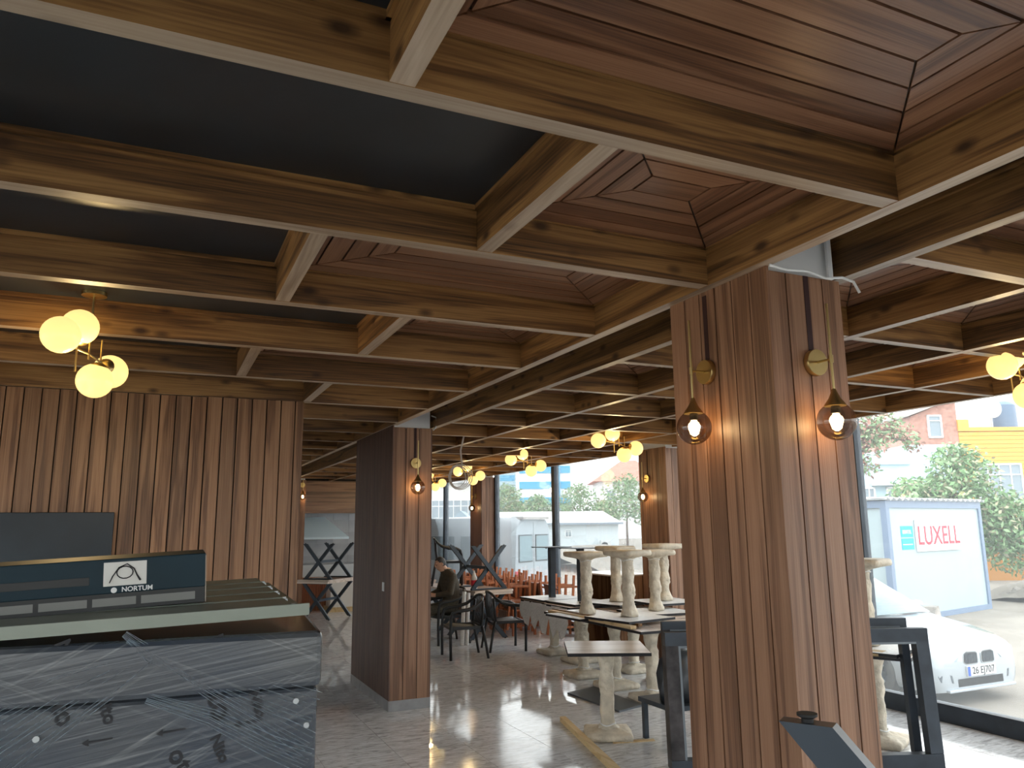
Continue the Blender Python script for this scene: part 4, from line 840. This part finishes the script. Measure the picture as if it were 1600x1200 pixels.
bm = BM(); lathe(bm, [(.001, 0), (.45, 0), (.45, 1.0), (.3, 1.15), (.001, 1.2)], seg=18); obj('water_tank', bm, plain('tank_blue', (.10, .16, .26), .4), o_, (2.6, 1.2, 5.75), smooth='a')
bm = BM(); lathe(bm, [(.001, -.06), (.2, -.03), (.38, .06), (.36, .07), (.18, -.01), (.001, -.03)], seg=20)
for v in bm.verts: v.co = Vector((v.co.x, -v.co.z, v.co.y))
obj('satellite_dish', bm, plain('dish', (.62, .70, .75), .5), o_, (1.5, .2, 6.5), smooth=True); bm = BM(); sweep(bm, [(1.5, .25, 5.7), (1.5, .25, 6.45)], .03); obj('dish_mast', bm, GREY, o_)
# trees
LEAF = [plain('leaf_%d' % i, c, .7) for i, c in enumerate(((.16, .29, .12), (.25, .37, .19), (.36, .34, .22)))]
def tree(label, blobs, trunk, seed, leaf=.16, n=900, mats=LEAF):
    r = random.Random(seed); base = Vector(trunk[0]); t = thing('tree', label, 'tree', base)
    bm = BM(); pts = [Vector(p)-base for p in trunk]; sweep(bm, pts, [max(.03, .14*(1-i/len(pts))) for i in range(len(pts))], 8)
    for c, rad in blobs: sweep(bm, [pts[-2], (pts[-1]+Vector(c)-base)/2+Vector((0, 0, .1)), Vector(c)-base], [.05, .035, .015], 6)
    obj('trunk', bm, plain('bark', (.18, .13, .10), .9), t, smooth=True)
    bm = BM(); tot = sum(rad**2 for _, rad in blobs)
    for c, rad in blobs:
        for k in range(int(n*rad*rad/tot)):
            u = r.uniform(-1, 1); a = r.uniform(0, 6.283); q = rad*(r.random()**.45); s_ = math.sqrt(1-u*u)
            p = Vector(c)-base+Vector((q*s_*math.cos(a), q*s_*math.sin(a), q*u*.8)); d = Vector((r.uniform(-1, 1), r.uniform(-1, 1), r.uniform(-1.1, .3))).normalized(); e_ = d.cross(Vector((r.uniform(-1, 1), r.uniform(-1, 1), r.uniform(-1, 1)))).normalized()
            L_ = leaf*r.uniform(.7, 1.3); vs = [bm.verts.new(v) for v in (p, p+d*L_*.5+e_*L_*.22, p+d*L_, p+d*L_*.5-e_*L_*.22)]; f_ = bm.faces.new(vs); f_.material_index = r.choice((0, 0, 1, 1, 2)) if len(mats) > 2 else 0
    fo_ = obj('foliage', bm, mats, t); return t
def blob(px, py, dep, rad): return (at_d(px, py, dep), rad)
D_ = 22.
tree('leafy green tree rising behind the white site container', [blob(1500, 735, D_, .95), blob(1480, 775, D_, 1.0), blob(1525, 790, D_, 1.1), blob(1550, 820, D_, 1.1), blob(1585, 850, D_, 1.1), blob(1490, 715, D_, .6), blob(1420, 765, D_, .55), blob(1450, 772, D_, .6), blob(1575, 790, D_, .6), blob(1600, 830, D_, .8)],
     [at_d(1530, 905, D_), at_d(1528, 860, D_), at_d(1520, 820, D_), at_d(1510, 780, D_)], 4, .17, 9500)
tree('overhanging branch with green and reddish leaves near the ceiling line', [blob(1360, 690, 13, .34), blob(1375, 665, 13, .35), blob(1352, 725, 13, .25), blob(1405, 672, 13, .28), blob(1425, 690, 13, .2), blob(1340, 660, 13, .4)],
     [at_d(1290, 1010, 13.), at_d(1295, 900, 13), at_d(1300, 760, 13), at_d(1320, 690, 13)], 8, .09, 1500, [LEAF[1], plain('reddish_leaf', (.42, .22, .17), .7), LEAF[1]])
# rubble heap right of the container
t = thing('rubble_heap', 'heap of broken rubble and earth right of the site container', 'rubble', (25.0, 13.4, G)); bm = BM(); rr = random.Random(21); rows = []
for i in range(15):
    rows.append([Vector((-3.5+7*i/14, -2.4+5*j/12, max(0., 1.7*math.exp(-((i-8)/5.)**2-((j-6)/4.)**2)+rr.uniform(-.12, .12)))) for j in range(13)])
loft(bm, rows, False, False); obj('earth_mound', bm, GND, t)
RUB = plain('broken_concrete', (.36, .33, .30), .9, 0, .2, 5)
for k in range(46):
    i, j = rr.uniform(-3, 3), rr.uniform(-2.3, 1.5); z = 1.7*math.exp(-((i*2-2)/5.)**2-((j*2.4)/4.)**2); s_ = rr.uniform(.08, .24); bm = BM()
    vs = box(bm, -s_, s_, -s_*.7, s_*.7, -s_*.4, s_*.4)
    for v in vs: v.co += Vector((rr.uniform(-.3, .3)*s_, rr.uniform(-.3, .3)*s_, rr.uniform(-.3, .3)*s_))
    o = obj('rubble_chunk', bm, RUB, t, (i, j, max(.05, z))); o.rotation_euler = (rr.uniform(-.5, .5), rr.uniform(-.5, .5), rr.uniform(0, 3))
for k, (px, py) in enumerate(((1447, 962), (1420, 972))):
    bm = BM(); p = at_z(px, py, G); s_ = .24-.06*k; vs = box(bm, -s_, s_, -s_*.7, s_*.7, 0, s_*1.2)
    for v in vs: v.co += Vector((rr.uniform(-.2, .2)*s_, rr.uniform(-.2, .2)*s_, 0))
    tag(obj('concrete_block', bm, RUB, None, (p.x-.5, p.y-.5, G), .4), ('larger' if k == 0 else 'smaller')+' broken concrete block lying before the site container', 'rubble', 'loose concrete blocks')
# white van beyond the stacked chairs
v0 = at_d(806, 960, 18.6); van = thing('white_van', 'white panel van seen from behind beyond the stacked chairs', 'van', (v0.x, v0.y, G), .62)   # rear face at y=0 spanning +x; body runs back along +y
def vr(y, s=1., zt=2.45): return [Vector((.02, y, .45)), Vector((0, y, 1.2)), Vector((.06*s, y, 2.1)), Vector((.22*s, y, zt-.04)), Vector((.5, y, zt)), Vector((1.4, y, zt)), Vector((1.68, y, zt-.04)), Vector((1.84, y, 2.1)), Vector((1.9, y, 1.2)), Vector((1.88, y, .45))]
bm = BM(); loft(bm, [vr(0, 1.2, 2.38), vr(.12), vr(4.2), vr(4.4, 1.2, 2.3), [Vector((p.x, 5.4, min(p.z, 1.25))) for p in vr(0)]]); obj('body', bm, CARW, van, smooth='a')
bm = BM(); box(bm, .945, .955, -.012, 0, .5, 2.3); obj('door_gap', bm, GREY, van); bm = BM(); box(bm, .25, 1.65, -.10, .25, 2.36, 2.43); obj('roof_spoiler', bm, plain('spoiler', (.45, .42, .40), .6), van)
for x in (.16, 1.04):
    bm = BM(); box(bm, x, x+.70, -.02, .0, 1.30, 1.98); w_ = obj('rear_window', bm, RUBBER, van, bevel=.05); bm = BM(); box(bm, x+.03, x+.67, -.026, -.02, 1.33, 1.95); obj('pane', bm, plain('van_glass', (.26, .36, .40), .1), w_, bevel=.04)
bm = BM(); box(bm, -.012, .0, .5, 1.6, 1.35, 1.95); obj('side_window', bm, GLW, van); bm = BM(); box(bm, -.012, 0, 1.8, 3.0, 1.35, 1.95); obj('side_window', bm, GLW, van)
for x in (.0, 1.80):
    bm = BM(); box(bm, x, x+.10, -.03, .03, .72, 1.10); obj('tail_light', bm, REDINK, van, bevel=.01)
bm = BM(); box(bm, .22, .74, -.02, 0, .62, .74); vp = obj('number_plate', bm, WHITE, van); bm = BM(); lathe(bm, [(.001, 0), (.055, 0), (.055, .01), (.001, .01)], seg=16)
for v in bm.verts: v.co = Vector((v.co.x, -v.co.z, v.co.y))
obj('badge', bm, GREY, van, (.62, -.01, 1.08)); bm = BM(); box(bm, -.02, 1.92, -.10, .05, .36, .52); obj('bumper', bm, plain('van_bumper', (.25, .26, .28), .6), van)
for x in (.05, 1.62):
    for y in (.9, 4.2):
        bm = BM(); lathe(bm, [(.20, -.11), (.33, -.11), (.345, 0), (.33, .11), (.20, .11)], seg=20)
        for v in bm.verts: v.co = Vector((v.co.z, v.co.x, v.co.y))
        obj('wheel', bm, RUBBER, van, (x+.11, y, .345))
# long white shed, tower, far houses
def at_line(px, py, dep): p = at_d(px, py, dep); return (p.x, p.y)
def far_block(name, label, cat, px0, px1, py_top, dep, mat, depth=8., zb=G):
    a = at_d(px0, py_top, dep); b = at_d(px1, py_top, dep); t = thing(name, label, cat, (a.x, a.y, zb), math.atan2(b.y-a.y, b.x-a.x)); L_ = math.hypot(b.x-a.x, b.y-a.y); h = (a.z+b.z)/2-zb
    bm = BM(); box(bm, 0, L_, 0, depth, 0, h); obj('wall', bm, mat, t); return t, L_, h
SH = plain('shed_panel', (.55, .62, .66), .5)
t, L_, h = far_block('prefab_shed', 'long white prefabricated shed across the yard', 'shed', 760, 966, 817, 62, SH, 6.)
bm = BM(); loft(bm, [[Vector((x, -.4, h-.05)), Vector((x+(-1.2 if x > 3 else 1.2), 3, h+.95)), Vector((x, 6.4, h-.05))] for x in (-.3, L_+.3)]); obj('roof', bm, WHITE, t)
bm = BM(); box(bm, -.35, L_+.35, -.46, -.38, h-.16, h); obj('gutter', bm, plain('gutter', (.22, .27, .33), .5), t)
house_window(t, L_*.62, h-1.15, .55, .6, -.02, 1)
bm = BM(); box(bm, L_*.86, L_*.86+.8, -.45, 0, .15, .95); ac = obj('air_conditioner', bm, plain('ac_case', (.55, .57, .57), .5), t); bm = BM(); lathe(bm, [(.26, 0), (.28, .02), (.26, .04)], seg=20)
for v in bm.verts: v.co = Vector((v.co.x, -v.co.z, v.co.y))
obj('fan_ring', bm, RUBBER, ac, (L_*.86+.3, -.44, .55))
TW = plain('tower_white', (.75, .77, .78), .6); TBL = plain('tower_blue_glass', (.04, .33, .55), .2)
t, L_, h = far_block('office_tower', 'white and blue office tower behind the trees', 'building', 805, 890, 640, 150, TW, 14)
for k in range(10):
    z = h-2.-3.0*k
    if z < 2: break
    for a, b in ((.06, .66), (.80, .98)):
        bm = BM(); box(bm, L_*a, L_*b, -.15, 0, z-1.4, z); w_ = obj('window', bm, TBL, t)
bm = BM(); box(bm, L_*.67, L_*.79, -.5, 0, 0, h+1); obj('glazed_stair', bm, TBL, t)
t, L_, h = far_block('apartment_block', 'grey block with blue glazing left of the office tower', 'building', 778, 806, 690, 160, plain('block_grey', (.42, .55, .62), .7), 10)
for k in range(8):
    bm = BM(); box(bm, L_*.1, L_*.9, -.1, 0, h-2.2-3*k, h-1-3*k); obj('window', bm, TBL, t)
t, L_, h = far_block('red_roof_house', 'house with a red tiled hip roof behind the far trees', 'building', 936, 1030, 752, 120, PLASTER, 10)
bm = BM(); loft(bm, [[Vector((-1, -1, h)), Vector((L_+1, -1, h)), Vector((L_+1, 11, h)), Vector((-1, 11, h))], [Vector((L_*.45, 4.5, h+3.6)), Vector((L_*.7, 4.5, h+3.6)), Vector((L_*.7, 5.5, h+3.6)), Vector((L_*.45, 5.5, h+3.6))]]); obj('roof', bm, plain('red_tiles', (.55, .22, .16), .8), t)
for k in range(3): house_window(t, L_*(.2+.3*k), h-3, 1.4, 1.6, -.02, 1)
STN = plain('pale_stone', (.62, .60, .57), .85, 0, .12, .6)
t, L_, h = far_block('stone_apartments', 'pale stone apartment house seen through the farthest window', 'building', 655, 742, 690, 48, STN, 9)
for r_ in range(4):
    for c_ in range(4):
        house_window(t, L_*(.1+.26*c_), h-2.4-2.7*r_, .95, 1.5, -.02, 1); bm = BM(); box(bm, L_*(.1+.26*c_)-.65, L_*(.1+.26*c_)+.65, -.3, 0, h-2.6-2.7*r_, h-2.5-2.7*r_); obj('ledge', bm, PLASTER, t)
t, L_, h = far_block('gabled_kiosk', 'small white kiosk with a blue-grey gable before the stone house', 'building', 702, 738, 820, 30, WHITE, 3)
bm = BM(); loft(bm, [[Vector((-.15, y, h)), Vector((L_/2, y, h+.55)), Vector((L_+.15, y, h))] for y in (-.15, 3.1)]); obj('gable_roof', bm, plain('gable_blue', (.22, .30, .36), .6), t); house_window(t, L_*.7, h-.85, .3, .6, -.02, 0)
for i, (lb, px, py, rad, dep) in enumerate((('rounded olive tree left of the mullion behind the shed', 840, 796, 1.9, 85), ('wide green tree behind the shed roof, right of the mullion', 905, 785, 2.5, 85), ('large pale green tree in front of the red-roofed house', 978, 778, 2.9, 80), ('dark blue-green conifer at the left end of the shed', 792, 780, 2.2, 95), ('small round tree between the two larger ones behind the shed', 944, 800, 1.4, 84))):
    c = at_d(px, py, dep); tree(lb, [(c, rad), (c+Vector((rad*.7, 0, -rad*.5)), rad*.6), (c+Vector((-rad*.7, 0, -rad*.45)), rad*.65), (c+Vector((0, 0, rad*.55)), rad*.5)], [(c.x, c.y, G), (c.x, c.y, c.z*.4), (c.x+.1, c.y, c.z*.7), tuple(c)], 30+i, .36, 2600)
bm = BM(); rr = random.Random(2); rows = []
for i in range(25):
    rows.append([Vector((18+1.6*i, 30+1.2*j-.55*i, G+max(0, 1.0*math.sin(3.14*j/9)*(.8+.3*math.sin(i*.8))+rr.uniform(-.15, .15)))) for j in range(10)])
loft(bm, rows, False, False); tag(obj('earth_bank', bm, GND, smooth=True), 'low bank of pale rubble before the long white shed', 'earth bank', kind='structure')
